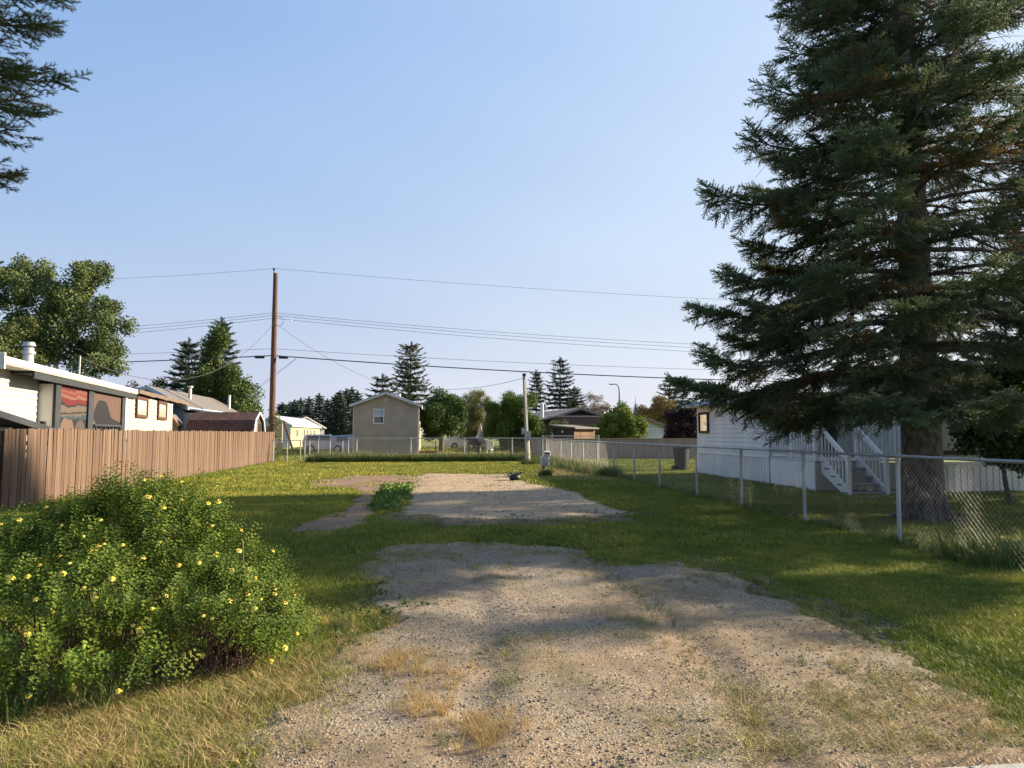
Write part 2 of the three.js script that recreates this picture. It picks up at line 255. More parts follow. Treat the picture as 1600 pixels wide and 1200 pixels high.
// ------------------------------------------------------------------ wooden slat fence on the left
{
  const X = -8.7, Z0 = -15.72, Z1 = -41.5, pitch = 0.138, H = 1.68;
  const f = thing('wooden_fence', 'long reddish brown vertical slat fence along the left of the lawn', 'fence', [X, 0, Z0]);
  const r = rng(5), n = Math.floor((Z0 - Z1) / pitch), geos = [];
  for (let k = 0; k < 8; k++) { const h = H + (r() - 0.5) * 0.035; geos.push(prep(rbox(0.022, h, 0.117 + 0.014 * r(), 0, h / 2 + 0.03, 0, 0.004))); }
  for (let i = 0; i < n; i++) {
    const s = shared('slat', geos[(r() * 8) | 0], MAT.wood[(r() * r() * 5) | 0], f);
    s.position.set((r() - 0.5) * 0.016, (r() - 0.5) * 0.035, -i * pitch + (r() - 0.5) * 0.012); s.rotation.set((r() - 0.5) * 0.02, (r() - 0.5) * 0.08, (r() - 0.5) * 0.016);
    if (r() < 0.03) s.position.y += 0.04;
  }
  const post = prep(rbox(0.09, H - 0.02, 0.09, 0, H / 2, 0, 0.006));
  for (let z = 0; z > Z1 - Z0; z -= 2.44) { const p = shared('post', post, MAT.wood[1], f); p.position.set(-0.105, 0, z); }
  for (const y of [0.35, 1.4]) part('rail', rbox(0.038, 0.088, -(Z1 - Z0), -0.035, y, (Z1 - Z0) / 2 + 0.06), MAT.wood[1], f);
}

// ------------------------------------------------------------------ chain link fences
function linkMesh(L, H, radius, pitch = 0.078) {          // along -z from 0, woven diamonds as thin three sided wires
  const g = []; const pos = [], nor = [];
  const wire = (a, b) => {
    const d = b.clone().sub(a).normalize(), u = V(1, 0, 0), w = d.clone().cross(u), c = [0, 1, 2].map(k => u.clone().multiplyScalar(Math.cos(k * 2.0944) * radius).addScaledVector(w, Math.sin(k * 2.0944) * radius));
    for (let k = 0; k < 3; k++) { const p = c[k], q = c[(k + 1) % 3], n = p.clone().add(q).normalize(); for (const [e, o] of [[a, p], [a, q], [b, q], [a, p], [b, q], [b, p]]) { pos.push(e.x + o.x, e.y + o.y, e.z + o.z); nor.push(n.x, n.y, n.z); } }
  };
  for (let z = -H; z < L; z += pitch) {
    const clip = (z0, y0, z1, y1) => { // clip to 0..L
      let a = [z0, y0], b = [z1, y1]; const at = t => [z0 + (z1 - z0) * t, y0 + (y1 - y0) * t];
      const lo = Math.min(z0, z1), hi = Math.max(z0, z1); if (hi <= 0 || lo >= L) return;
      const t0 = (0 - z0) / (z1 - z0), t1 = (L - z0) / (z1 - z0), A = Math.max(0, Math.min(t0, t1)), B = Math.min(1, Math.max(t0, t1)); if (B <= A) return; a = at(A); b = at(B);
      return [a, b];
    };
    for (const [s, off] of [[1, 0.0022], [-1, -0.0022]]) { const c = clip(z, s > 0 ? 0 : H, z + H, s > 0 ? H : 0); if (c) wire(V(off, c[0][1], -c[0][0]), V(off, c[1][1], -c[1][0])); }
    // twisted barbs along the top
    if (z >= 0) { wire(V(0, H - 0.01, -z), V(0.004, H + 0.035, -z - 0.012)); }
  }
  const o = new THREE.BufferGeometry(); o.setAttribute('position', new THREE.Float32BufferAttribute(pos, 3)); o.setAttribute('normal', new THREE.Float32BufferAttribute(nor, 3)); return o;
}
function chainFence(label, p0, dir, L, H, posts, o = {}) {   // dir: turn of the run, posts: distances along it
  const f = thing(o.name || 'chain_link_fence', label, o.cat || 'fence', p0, dir), r = rng(L * 100 | 0);
  const pg = prep(rod(V(0, -0.05, 0), V(0, H - 0.01, 0), 0.031, 0.031, 10)), cap = prep(new THREE.SphereGeometry(0.036, 10, 6).translate(0, H, 0)), tie = prep(rod(V(0.036, 0, -0.036), V(-0.036, 0, -0.036), 0.006));
  for (const d of posts) { const p = shared('post', pg, MAT.steel, f); p.position.z = -d; p.rotation.set((r() - 0.5) * 0.02, 0, (r() - 0.5) * 0.02); const c = shared('post_cap', cap, MAT.steel, p); for (const y of [0.25, 0.6, 0.95]) { const t = shared('tie_wire', tie, MAT.wire, p); t.position.set(0, y, 0.0); } }
  part('top_rail', rod(V(0, H, 0.02), V(0, H, -L), 0.022, 0.022, 8), MAT.steel, f);
  const m = part('chain_link', linkMesh(L, H - 0.03, o.wire || 0.0012, o.pitch), MAT.wire, f); m.position.set(-0.036, 0.02, 0); m.userData.kind = 'stuff';
  return f;
}
chainFence('galvanised chain link fence running along the right of the gravel drive', [6.75, 0, -4.4], 0, 35.6, 1.28, [0.05, 2.6, 5.17, 7.74, 10.34, 12.91, 15.83, 18.41, 21.0, 23.6, 26.23, 28.92, 31.58, 35.55]);
chainFence('chain link fence across the back of the lot before the beige house', [-6.86, 0, -40.1], -Math.PI / 2, 13.6, 1.36, [0, 2.36, 5.8, 8.82, 11.55, 13.5].map(v => v + 0.03), { wire: 0.0012, pitch: 0.1 });
chainFence('low chain link gate beside the end of the brown slat fence', [-8.5, 0, -40.0], -Math.PI / 2, 1.5, 1.25, [0, 0.75, 1.46], { wire: 0.0012, pitch: 0.1, name: 'chain_link_gate', cat: 'gate' });
chainFence('farther chain link fence behind the weeds left of the beige house', [-7.6, 0, -46.5], -Math.PI / 2 - 0.1, 3.1, 1.2, [0, 0.55, 1.3, 2.1, 3.0], { wire: 0.0012, pitch: 0.1 });
chainFence('taller dark chain link fence before the tan fence', [6.6, 0, -40.9], -Math.PI / 2, 3.4, 1.48, [0, 3.35], { wire: 0.0012, pitch: 0.1 });

// tan board fence behind the yard on the right
{
  const f = thing('board_fence', 'tan board fence behind the neighbouring yard and the grey bin', 'fence', [6.3, 0, -43]), r = rng(15), g = [0, 1, 2].map(k => prep(rbox(0.135, 1.27 + 0.01 * k, 0.02, 0, 0.65, 0, 0.003)));
  const mats = [M(0.40, 0.31, 0.245, { map: T.grain }), M(0.36, 0.28, 0.22, { map: T.grain }), M(0.43, 0.34, 0.27, { map: T.grain })];
  for (let i = 0; i < 96; i++) { const s = shared('board', g[i % 3], mats[(r() * 3) | 0], f); s.position.set(i * 0.14, 0, (r() - 0.5) * 0.012); }
  part('top_rail', rbox(13.5, 0.04, 0.09, 6.7, 1.3, 0), mats[0], f);
  for (let i = 0; i < 6; i++) shared('post', prep(rbox(0.09, 1.3, 0.09, 0, 0.65, -0.07)), mats[1], f).position.x = i * 2.6;
}

// ------------------------------------------------------------------ house building helpers (local frame: x along a wall seen from outside, +z outwards)
function boards(parent, x0, x1, y0, y1, row, mat, name = 'siding_board', each = true) {   // lapped siding
  const w = x1 - x0, mk = (h) => { const s = new THREE.Shape([[0, 0], [0.03, 0], [0.006, h], [0, h]].map(p => new THREE.Vector2(p[0], p[1]))); return new THREE.ExtrudeGeometry(s, { depth: w, bevelEnabled: false }).rotateY(-Math.PI / 2).translate(x1, 0, 0); };
  // after the turn the profile's outward x runs along +z
  const all = [];
  for (let y = y0; y < y1 - 0.01; y += row) { const g = mk(Math.min(row, y1 - y)); if (each) { const m = part(name, g, mat, parent); m.position.y = y; } else all.push(g.translate(0, y, 0)); }
  if (all.length) { const m = part('siding', all, mat, parent); m.userData.kind = 'stuff'; return m; }
}
function frameGroup(parent, pos, turn) { const g = new THREE.Group(); g.position.set(...pos); g.rotation.y = turn; parent.add(g); return g; }
const windowGeo = {};
function windowUnit(parent, x, y, w, h, o = {}) {            // window > frame, pane, sash bar, curtain; centre x, sill y, proud of the wall by z
  const g = new THREE.Group(); g.name = 'window'; g.position.set(x, y, o.z || 0.03); if (o.turn) g.rotation.y = o.turn; parent.add(g);
  const t = o.t || 0.06, d = 0.07, fm = o.frame || MAT.white;
  part('frame', [rbox(w + 2 * t, t, d, 0, -t / 2, 0), rbox(w + 2 * t, t, d, 0, h + t / 2, 0), rbox(t, h, d, -w / 2 - t / 2, h / 2, 0), rbox(t, h, d, w / 2 + t / 2, h / 2, 0)], fm, g);
  part('pane', box(w, h, 0.004, 0, h / 2, 0.005), MAT.glass, g);
  if (o.bar) part('sash_bar', o.bar === 'h' ? box(w, 0.045, 0.04, 0, h / 2, 0.012) : box(0.045, h, 0.04, 0, h / 2, 0.012), fm, g);
  part('curtain', o.curtain ? wavy(w, h) : box(w, h, 0.004, 0, h / 2, -0.022), o.inside || MAT.room, g);
  return g;
}
function wavy(w, h) { const g = new THREE.PlaneGeometry(w, h, 40, 1), p = g.attributes.position; for (let i = 0; i < p.count; i++) p.setZ(i, 0.008 * Math.sin(p.getX(i) * 60)); g.computeVertexNormals(); return g.translate(0, h / 2, -0.016); }

// ------------------------------------------------------------------ left trailer house with mural porch
{
  const A = 9.3 * Math.PI / 180;
  // local frame: x runs along the wall AWAY from the viewer is -x; the house is turned so that +z (outward) faces the lot
  const h = thing('mobile_home', 'white sided mobile home with painted porch screens behind the slat fence', 'house', [-9.6, 0, -15.0], Math.PI / 2 + A);
  // after this turn: local +x -> away from the viewer, local +z -> towards the lot
  const dir = V(1, 0, 0).applyAxisAngle(V(0, 1, 0), h.rotation.y), out = V(0, 0, 1).applyAxisAngle(V(0, 1, 0), h.rotation.y);
  const L0 = 1.6, L1 = 22.4, P = 0.45, W = 3.8;
  part('wall', [box(L1 - L0, 3.15, W - 0.05, (L0 + L1) / 2, 1.575, -W / 2 - 0.03)], MAT.whiteWall, h);
  const side = frameGroup(h, [0, 0, 0], 0); side.name = 'siding_wall';
  boards(side, L0, 6, 0.7, 3.14, 0.165, MAT.whiteWall);
  const rg = prism([[0.54, 3.3], [-W / 2, 3.72], [-W - 0.4, 3.3], [-W - 0.4, 3.2], [-W / 2, 3.6], [0.54, 3.2]], 14.6 - L0).rotateY(-Math.PI / 2); rg.computeBoundingBox();
  part('roof', rg.translate(L0 - 0.14 - rg.boundingBox.min.x, 0, 0), MAT.roofWhite, h);
  part('fascia', rbox(14.6 - L0, 0.15, 0.035, (L0 + 14.3) / 2, 3.24, 0.56), MAT.white, h); part('soffit', box(14.4 - L0, 0.02, 0.56, (L0 + 14.3) / 2, 3.15, 0.27), MAT.whiteWall, h);
  part('end_trim', rbox(0.07, 0.36, 0.12, L0 - 0.15, 3.2, 0.55), MAT.white, h);
  part('chimney_pipe', [rod(V(9.9, 3.3, -1.8), V(9.9, 4.4, -1.8), 0.15, 0.15, 14), rod(V(9.9, 4.2, -1.8), V(9.9, 4.28, -1.8), 0.2, 0.2, 14), rod(V(9.9, 4.46, -1.8), V(9.9, 4.58, -1.8), 0.2, 0.16, 14)], MAT.steel, h);
  part('mast', rod(V(10.55, 3.3, -0.5), V(10.55, 4.25, -0.5), 0.025), MAT.steel, h);
  // shallow porch: end wall, dark frame, painted screens, then a room with two windows
  const p0 = 5.35, p1 = 12.7, p2 = 21.8;
  part('porch_end_wall', rbox(0.06, 2.2, P - 0.06, p0, 1.85, P / 2 - 0.03), MAT.coolWhite, h);
  part('porch_back', box(p1 - p0, 2.9, 0.06, (p0 + p1) / 2, 1.45, 0.06), MAT.dark, h);
  part('porch_roof', box(10.6, 0.05, P + 0.06, 8.7, 3.1, P / 2 + 0.02), MAT.dark, h);
  part('porch_beam', rbox(10.6, 0.17, 0.06, 8.7, 3.04, P + 0.06), MAT.dark, h);
  for (const [a, b] of [[5.25, 5.66], [8.2, 8.74], [12.28, 12.62]]) part('porch_post', rbox(b - a, 2.96, 0.08, (a + b) / 2, 1.48, P - 0.03), MAT.dark, h);
  part('porch_rail', rbox(3.5, 0.07, 0.05, 10.5, 1.88, P + 0.03), MAT.dark, h);
  for (let i = 0; i < 7; i++) part('porch_baluster', rbox(0.08, 0.7, 0.04, 9.0 + i * 0.5, 1.52, P + 0.02), MAT.dark, h);
  // two painted screens (plain colour bands and shapes)
  const art = (fn) => { const t = tex(256, 256, (i, x, y) => fn(x / 256, y / 256), 1, 1); t.wrapS = t.wrapT = THREE.ClampToEdgeWrapping; return t; };
  const n2 = (u, v, s) => fbm(u * 4, v * 4, s) - 0.5, band = (u, v) => v + 0.13 * n2(u * 0.7, v * 0.6, 3) + 0.02 * Math.sin(u * 5);
  const artA = art((u, v) => {
    const w = band(u, v) + 0.05 * n2(u * 3, v * 5, 6), c = 0.05 * n2(u * 9, v * 9, 8);
    if (v < 0.40 + 0.1 * n2(u, v, 15)) { const e1 = ((u - 0.32) / 0.22) ** 2 + ((v - 0.2) / 0.24) ** 2, e2 = ((u - 0.76) / 0.18) ** 2 + ((v - 0.19) / 0.2) ** 2; if (e1 < 1) return [0.62 + c, 0.50 + c, 0.42 + c]; if (e2 < 1) return [0.45 + c, 0.40 + c, 0.36 + c]; return [0.15, 0.14, 0.14]; }
    if (w > 0.93) return [0.55, 0.16, 0.12]; if (w > 0.87) return [0.66 + c, 0.40, 0.31]; if (w > 0.83) return [0.62, 0.22, 0.16]; if (w > 0.77) return [0.66 + c, 0.47, 0.38]; if (w > 0.68) return [0.57 + c, 0.11, 0.07]; if (w > 0.64) return [0.17, 0.14, 0.15]; if (w > 0.53) return [0.55 + c, 0.47 + c, 0.40]; if (w > 0.5) return [0.16, 0.18, 0.2]; if (w > 0.46) return [0.5, 0.46, 0.41]; return [0.29 + c, 0.35 + c, 0.37];
  });
  const artB = art((u, v) => { const hill = 0.48 + 0.34 * Math.exp(-(((u - 0.33) / 0.24) ** 4)) + 0.03 * n2(u, v, 9) - 0.22 * Math.max(0, u - 0.55); const c = 0.05 * n2(u * 8, v, 5); if (((u + 0.02) / 0.17) ** 2 + ((v - 0.24) / 0.2) ** 2 < 1) return [0.55, 0.52, 0.48]; return v < hill ? [0.17 + c, 0.155 + c, 0.15 + c] : [0.55 + c, 0.42 + c, 0.35 + c]; });
  const panel = (a, b, y0, y1, t, label) => { const g = new THREE.BoxGeometry(b - a, y1 - y0, 0.02); g.translate((a + b) / 2, (y0 + y1) / 2, P - 0.06); const m = shadowed(new THREE.Mesh(g, new THREE.MeshStandardMaterial({ map: t, color: lin(0.36, 0.36, 0.38), roughness: 0.6 }))); m.name = 'painted_screen'; m.userData.label = label; h.add(m); };
  panel(5.6, 8.26, 1.4, 2.98, artA, 'screen painted in red, cream and teal bands'); panel(8.7, 12.32, 1.4, 2.98, artB, 'screen painted with a dark hump on tan');
  part('room_wall', box(p2 - p1, 3.1, P, (p1 + p2) / 2, 1.55, P / 2 - 0.02), MAT.creamWall, h);
  const rs = frameGroup(h, [0, 0, P - 0.02], 0); rs.name = 'room_siding'; boards(rs, p1 + 0.12, p2 - 0.1, 0.8, 3.1, 0.18, MAT.creamWall);
  for (const x of [p1 + 0.02, p2 - 0.02]) part('corner_trim', rbox(0.16, 3.1, 0.05, x, 1.55, P + 0.01), MAT.white, h);
  for (const x of [15.2, 19.3]) windowUnit(h, x, 2.37, 1.75, 0.6, { z: P + 0.05, frame: MAT.brownTrim, curtain: true, inside: MAT.curtain, t: 0.12 });
  part('room_roof', [box(11.6, 0.07, 3.0, 19.8, 3.28, -0.9)], MAT.roofGrey, h);
  part('room_fascia', Array.from({ length: 12 }, (_, i) => rbox(0.95, 0.15 + 0.012 * (i % 3), 0.05, 14.5 + i * 0.96, 3.25 - 0.006 * (i % 3), P + 0.17 + 0.004 * (i % 2))), M(0.17, 0.12, 0.09, { map: T.grainH }), h);
}
// dark lean-to roof at the near left end
{
  const s = thing('lean_to', 'dark roofed lean-to standing before the near end of the slat fence', 'shed', [-9.05, 0, -15.2]);
  part('roof', box(1.9, 0.07, 3.5, -0.9, 1.88, -1.9, -0.16, 0, -0.02), MAT.dark, s);
  part('fascia', rbox(0.05, 0.15, 3.5, 0.06, 1.84, -1.9, 0.008, -0.16, 0, 0), MAT.dark, s);
  for (const z of [0.35, -2.7]) part('post', rbox(0.1, 1.9, 0.1, -0.05, 0.95, z), MAT.black, s);
  part('side_panel', box(0.04, 1.55, 0.9, -0.4, 0.8, 0.1), MAT.dark, s);
  part('white_panel', box(0.9, 1.2, 0.04, -0.9, 1.15, -2.2), MAT.coolWhite, s);
  part('shelf', [rbox(1.6, 0.04, 0.4, -0.8, 1.62, -2.5), rbox(1.6, 0.04, 0.4, -0.8, 1.2, -2.5)], MAT.brownTrim, s);
}
// gambrel shed with shingles
{
  const s = thing('barn_shed', 'small shed with a barn roof of dark brown shingles beyond the slat fence', 'shed', [-12.35, 0, -37.7], -0.02);
  const L = 3.35, prof = [[0, 1.62], [0.28, 2.28], [1.12, 2.72], [1.96, 2.28], [2.24, 1.62]];   // z (backwards), y
  const w = prism([[0, 0], [2.2, 0], [2.2, 1.62], [1.93, 2.25], [1.1, 2.66], [0.27, 2.25], [0, 1.62]], L - 0.16).rotateY(Math.PI / 2);
  w.computeBoundingBox(); w.translate(0.08 - w.boundingBox.min.x, 0, -w.boundingBox.max.z - 0.02);
  part('wall', w, M(0.05, 0.035, 0.03), s);
  const mats = [M(0.075, 0.035, 0.03, { map: T.fine }), M(0.095, 0.045, 0.036, { map: T.fine }), M(0.06, 0.03, 0.027, { map: T.fine })], r = rng(8);
  for (const [a, b, rows] of [[prof[0], prof[1], 4], [prof[1], prof[2], 4]]) {
    const dy = b[1] - a[1], dz = b[0] - a[0], len = Math.hypot(dy, dz), ang = Math.atan2(dz, dy), hh = len / rows;
    const g = [0, 1].map(k => prep(rbox(0.148, hh * 1.2, 0.012 + 0.006 * k, 0, hh * 0.6, 0, 0.003)));
    for (let i = 0; i < rows; i++) for (let k = 0; k < 22; k++) {
      const m = shared('shingle', g[(r() * 2) | 0], mats[(r() * 3) | 0], s), t = (i + (r() - 0.5) * 0.12) / rows;
      m.position.set(0.08 + k * 0.152 + (i % 2) * 0.07 - 0.02, a[1] + dy * t, -(a[0] + dz * t) + 0.03 + 0.012); m.rotation.x = -ang + 0.06; m.scale.y = 0.9 + r() * 0.15;
    }
  }
  for (const [a, b] of [[prof[2], prof[3]], [prof[3], prof[4]]]) part('rear_roof', box(L, 0.03, Math.hypot(b[0] - a[0], b[1] - a[1]), 0, 0, 0, Math.atan2(b[1] - a[1], b[0] - a[0])).translate(L / 2, (a[1] + b[1]) / 2, -(a[0] + b[0]) / 2), mats[0], s);
  for (let k = 0; k < 4; k++) { const a = prof[k], b = prof[k + 1]; part('end_trim', rod(V(L + 0.03, a[1], -a[0]), V(L + 0.03, b[1], -b[0]), 0.055, 0.055, 6), MAT.white, s); }
  part('doorway', box(0.03, 1.9, 1.2, L - 0.06, 1.2, -1.25), MAT.black, s);
  part('door_leaf', box(0.03, 2.0, 0.55, L - 0.03, 1.25, -0.6), M(0.30, 0.22, 0.16, { map: T.grain }), s);
}
// little playhouse
{
  const s = thing('playhouse', 'tiny tan playhouse with an orange trimmed gable beside the cream wall', 'playhouse', [-13.2, 0, -37.9], 0.15);
  part('wall', prism([[-0.36, 0], [0.36, 0], [0.36, 2.02], [0, 2.5], [-0.36, 2.02]], 1.2), M(0.42, 0.33, 0.25, { map: T.grain }), s);
  for (const k of [-1, 1]) { part('roof', box(0.72, 0.04, 1.4, k * 0.24, 2.32, -0.6, 0, 0, -k * 0.93), MAT.roofGrey, s); part('gable_trim', rbox(0.72, 0.1, 0.04, k * 0.23, 2.29, 0.1, 0.006, 0, 0, -k * 0.93), M(0.55, 0.27, 0.11), s); }
  const d = part('door', [rbox(0.3, 0.8, 0.03, 0, 1.5, 0.02)], M(0.16, 0.12, 0.1), s); part('shutter', [rbox(0.12, 0.5, 0.03, -0.11, 1.55, 0.045), rbox(0.12, 0.5, 0.03, 0.11, 1.55, 0.045)], M(0.48, 0.40, 0.32), s);
}
// generic gabled trailer: front gable at z = 0 faces +z, length runs to -z
function gableHouse(name, label, pos, turn, W, H, rise, L, m, o = {}) {
  const h = thing(name, label, 'house', pos, turn), ov = o.ov ?? 0.25, hw = W / 2;
  part('wall', prism([[-hw, 0], [hw, 0], [hw, H], [0, H + rise], [-hw, H]], L), m.wall, h);
  const sl = Math.atan2(rise, hw), rl = hw / Math.cos(sl) + ov;
  for (const k of [-1, 1]) part('roof', box(rl, 0.09, L + 2 * ov, k * (rl / 2) * Math.cos(sl), H + rise + 0.06 - (rl / 2) * Math.sin(sl), -L / 2, 0, 0, -k * sl), m.roof, h);
  for (const k of [-1, 1]) part('barge_board', rbox(rl, 0.19, 0.04, k * (rl / 2) * Math.cos(sl), H + rise + 0.0 - (rl / 2) * Math.sin(sl), ov + 0.01, 0.008, 0, 0, -k * sl), m.trim, h);
  for (const k of [-1, 1]) part('eave_board', rbox(0.04, 0.16, L + 2 * ov, k * (hw + ov * 0.95), H - ov * Math.tan(sl) + 0.0, -L / 2), m.trim, h);
  return h;
}
{
  const h = gableHouse('blue_house', 'pale blue gabled mobile home with grey roof beyond the white porch house', [-15.1, 0, -40], 2.6 * Math.PI / 180, 3.75, 3.1, 1.0, 22, { wall: MAT.blue, roof: MAT.roofGrey, trim: M(0.42, 0.55, 0.70, { map: T.weather }) });
  boards(h, -1.85, 1.85, 0.8, 3.1, 0.22, MAT.blue, 'siding', false).position.z = 0.004;
  part('side_room', box(1.5, 2.75, 6, 2.6, 1.375, -3.1), M(0.70, 0.62, 0.56, { map: T.weather }), h);
  part('side_room_roof', box(1.8, 0.09, 6.3, 2.65, 2.88, -3.1, 0, 0, -0.16), MAT.white, h);
  part('long_wall', box(0.05, 2.9, 15, 1.91, 1.5, -13.8), M(0.58, 0.50, 0.40, { map: T.weather }), h);
  part('flue', [rod(V(0.9, 3.3, -4.5), V(0.9, 4.35, -4.5), 0.1), rod(V(0.9, 4.4, -4.5), V(0.9, 4.5, -4.5), 0.17)], MAT.whiteWall, h);
  part('vent_pipe', rod(V(1.5, 3.1, -12), V(1.5, 4.35, -12), 0.09), MAT.white, h);
}
// beige two storey-high gable facing us
{
  const h = gableHouse('beige_house', 'tall narrow beige sided house with one gable window behind the back fence', [-3.2, 0, -52.8], 0, 4.7, 3.75, 0.86, 21, { wall: MAT.beige, roof: MAT.roofGrey, trim: M(0.55, 0.60, 0.64, { map: T.weather }) }, { ov: 0.3 });
  boards(h, -2.33, 2.33, 1.55, 3.75, 0.115, MAT.beige, 'siding', false).position.z = 0.004;
  const gb = []; for (let y = 3.75; y < 4.5; y += 0.115) { const w = 2.33 * (1 - (y - 3.75 + 0.115) / 0.86); if (w > 0.1) gb.push(box(2 * w, 0.11, 0.02, 0, y + 0.057, 0.008, 0.06)); } const gs = part('gable_siding', gb, MAT.beige, h); gs.userData.kind = 'stuff';
  part('skirting', Array.from({ length: 20 }, (_, i) => rbox(0.225, 1.28, 0.02, -2.22 + i * 0.2335, 0.68, 0.012)), M(0.34, 0.31, 0.235, { map: T.weather }), h).userData.kind = 'stuff';
  part('skirt_band', rbox(4.7, 0.42, 0.025, 0, 1.33, 0.03), M(0.40, 0.345, 0.265, { map: T.weather }), h);
  for (const x of [-2.33, 2.33]) part('corner_trim', rbox(0.1, 3.72, 0.06, x, 1.86, 0.03), M(0.42, 0.37, 0.31), h);
  { const w = windowUnit(h, -0.51, 2.42, 0.66, 0.96, { z: 0.055, bar: 'h', inside: M(0.05, 0.06, 0.07), t: 0.07 }); part('blind', box(0.62, 0.46, 0.004, 0, 0.72, -0.012), M(0.34, 0.42, 0.46), w); }
  part('gutter', [rbox(0.11, 0.1, 21, 2.62, 3.66, -10.4)], MAT.white, h); part('downspout', rod(V(2.42, 0.3, 0.06), V(2.42, 3.6, 0.06), 0.035), M(0.4, 0.36, 0.31), h); part('soffit_vent', rbox(0.3, 0.3, 0.03, 0, 4.12, 0.045), M(0.4, 0.36, 0.31), h);
  part('vent', [rod(V(0.75, 4.2, -5), V(0.75, 4.85, -5), 0.12)], MAT.white, h);
  part('side_trim', box(0.03, 2.3, 0.7, 2.38, 2.6, -1), M(0.62, 0.52, 0.40), h);
  part('side_wall', box(0.03, 3.6, 20.6, 2.366, 1.85, -10.4), M(0.55, 0.44, 0.32, { map: T.weather }), h);
  part('wall_lamp', rbox(0.14, 0.24, 0.16, 2.46, 2.42, -0.9), MAT.white, h);
  part('footing', rbox(0.9, 0.12, 0.5, 1.9, 0.06, 0.3), MAT.concrete, h); part('steps', [box(1.4, 0.3, 1.2, 3.1, 0.15, -2), box(0.06, 0.9, 1.2, 3.7, 0.6, -2)], MAT.brownTrim, h);
}
// yellow trailer at the far left with white metal roof
{
  const h = gableHouse('yellow_house', 'long pale yellow trailer with white metal roof far beyond the wooden pole', [-18.2, 0, -85], 0, 4.2, 2.65, 1.05, 22, { wall: M(0.43, 0.385, 0.27, { map: T.weather }), roof: M(0.42, 0.44, 0.46, { roughness: 0.6, map: T.mottled }), trim: MAT.white });
  part('gable_face', prism([[-2.05, 0], [2.05, 0], [2.05, 2.6], [0, 3.6], [-2.05, 2.6]], 0.03).translate(0, 0, 0.04), M(0.50, 0.56, 0.62), h);
  for (const z of [-4, -9, -11.5, -14, -17]) windowUnit(h, 2.1, 1.3, 0.8, 0.8, { turn: Math.PI / 2, z, frame: MAT.white });
  for (const w of h.children.filter(c => c.name === 'window')) w.position.x = 2.13;
  part('porch', [box(3.0, 0.1, 2.5, -0.6, 2.35, 1.3), box(0.1, 2.35, 0.1, 0.8, 1.2, 2.4), box(0.1, 2.35, 0.1, -2, 1.2, 2.4)], M(0.30, 0.36, 0.40), h);
  part('cowl', new THREE.SphereGeometry(0.28, 10, 8).translate(-0.3, 4.1, -1), MAT.dark, h); part('cowl_pipe', rod(V(-0.3, 3.5, -1), V(-0.3, 3.9, -1), 0.1), MAT.dark, h);
}
{
  const h = gableHouse('white_cottage', 'small far white cottage with brown door left of the beige house', [-19, 0, -112], 0.5, 6, 2.6, 1.6, 8, { wall: MAT.whiteWall, roof: MAT.roofGrey, trim: MAT.white });
  windowUnit(h, -1.2, 1.2, 0.9, 0.9, {}); part('door', rbox(0.9, 2, 0.06, 1.5, 1, 0.03), MAT.brownTrim, h);
}
// low brown roofed house right of the small pole
{
  const h = gableHouse('brown_house', 'low white house with brown fascia and dark carport behind the tan fence', [13.35, 0, -62], 0.12, 5.4, 3.0, 0.85, 14, { wall: MAT.coolWhite, roof: MAT.roofGrey, trim: M(0.22, 0.17, 0.15) }, { ov: 0.6 });
  part('gable_board', prism([[-2.5, 2.98], [2.5, 2.98], [0, 3.75]], 0.04).translate(0, 0, 0.05), M(0.055, 0.04, 0.035), h);
  part('brown_band', rbox(5.9, 0.62, 0.9, 0, 2.83, 0.3), M(0.15, 0.085, 0.07, { map: T.grainH }), h);
  part('band_trim', rbox(5.95, 0.09, 0.04, 0, 3.15, 0.78), M(0.40, 0.36, 0.33), h);
  part('carport_roof', box(3.4, 0.12, 9, -4.2, 2.75, -3, 0, 0, 0.22), MAT.roofGrey, h);
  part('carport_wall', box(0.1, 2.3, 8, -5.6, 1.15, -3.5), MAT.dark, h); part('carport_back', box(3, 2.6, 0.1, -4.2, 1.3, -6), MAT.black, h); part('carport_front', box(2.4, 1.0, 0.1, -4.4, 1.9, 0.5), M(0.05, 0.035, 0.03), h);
  windowUnit(h, 0.7, 1.8, 1.1, 0.55, { z: 0.05, frame: MAT.white }); windowUnit(h, -0.7, 1.8, 0.9, 0.55, { z: 0.05, frame: MAT.white });
  part('chimney', rod(V(-2.9, 3.0, -2), V(-2.9, 4.35, -2), 0.16), MAT.white, h);
}
// brown shed in front of it
{
  const s = thing('brown_shed', 'weathered brown shed with a plank side in front of the brown fascia house', 'shed', [11.0, 0, -49.5], 0.75);
  part('wall', box(2.6, 2.0, 1.8, 0, 1.0, -0.9), M(0.07, 0.05, 0.045, { map: T.grain }), s);
  const r = rng(3), mats = [M(0.34, 0.19, 0.10, { map: T.grain }), M(0.27, 0.15, 0.085, { map: T.grain }), M(0.20, 0.11, 0.07, { map: T.grain })];
  for (let i = 0; i < 17; i++) part('plank', rbox(0.148, 1.9, 0.03, -1.23 + i * 0.153, 1.0, 0.02), mats[(r() * 3) | 0], s);
  part('roof', box(3.0, 0.08, 2.3, 0, 2.12, -0.9, 0.1), MAT.roofGrey, s); part('eave_board', rbox(3.0, 0.1, 0.03, 0, 2.0, 0.28), M(0.2, 0.17, 0.15), s);
  part('porch_lamp', new THREE.SphereGeometry(0.09, 8, 6).translate(-1.4, 1.75, -0.9), MAT.white, s);
  const dk = part('long_side_roof', box(0.1, 0.06, 2.2, -1.5, 2.05, -0.9), MAT.dark, s);
}
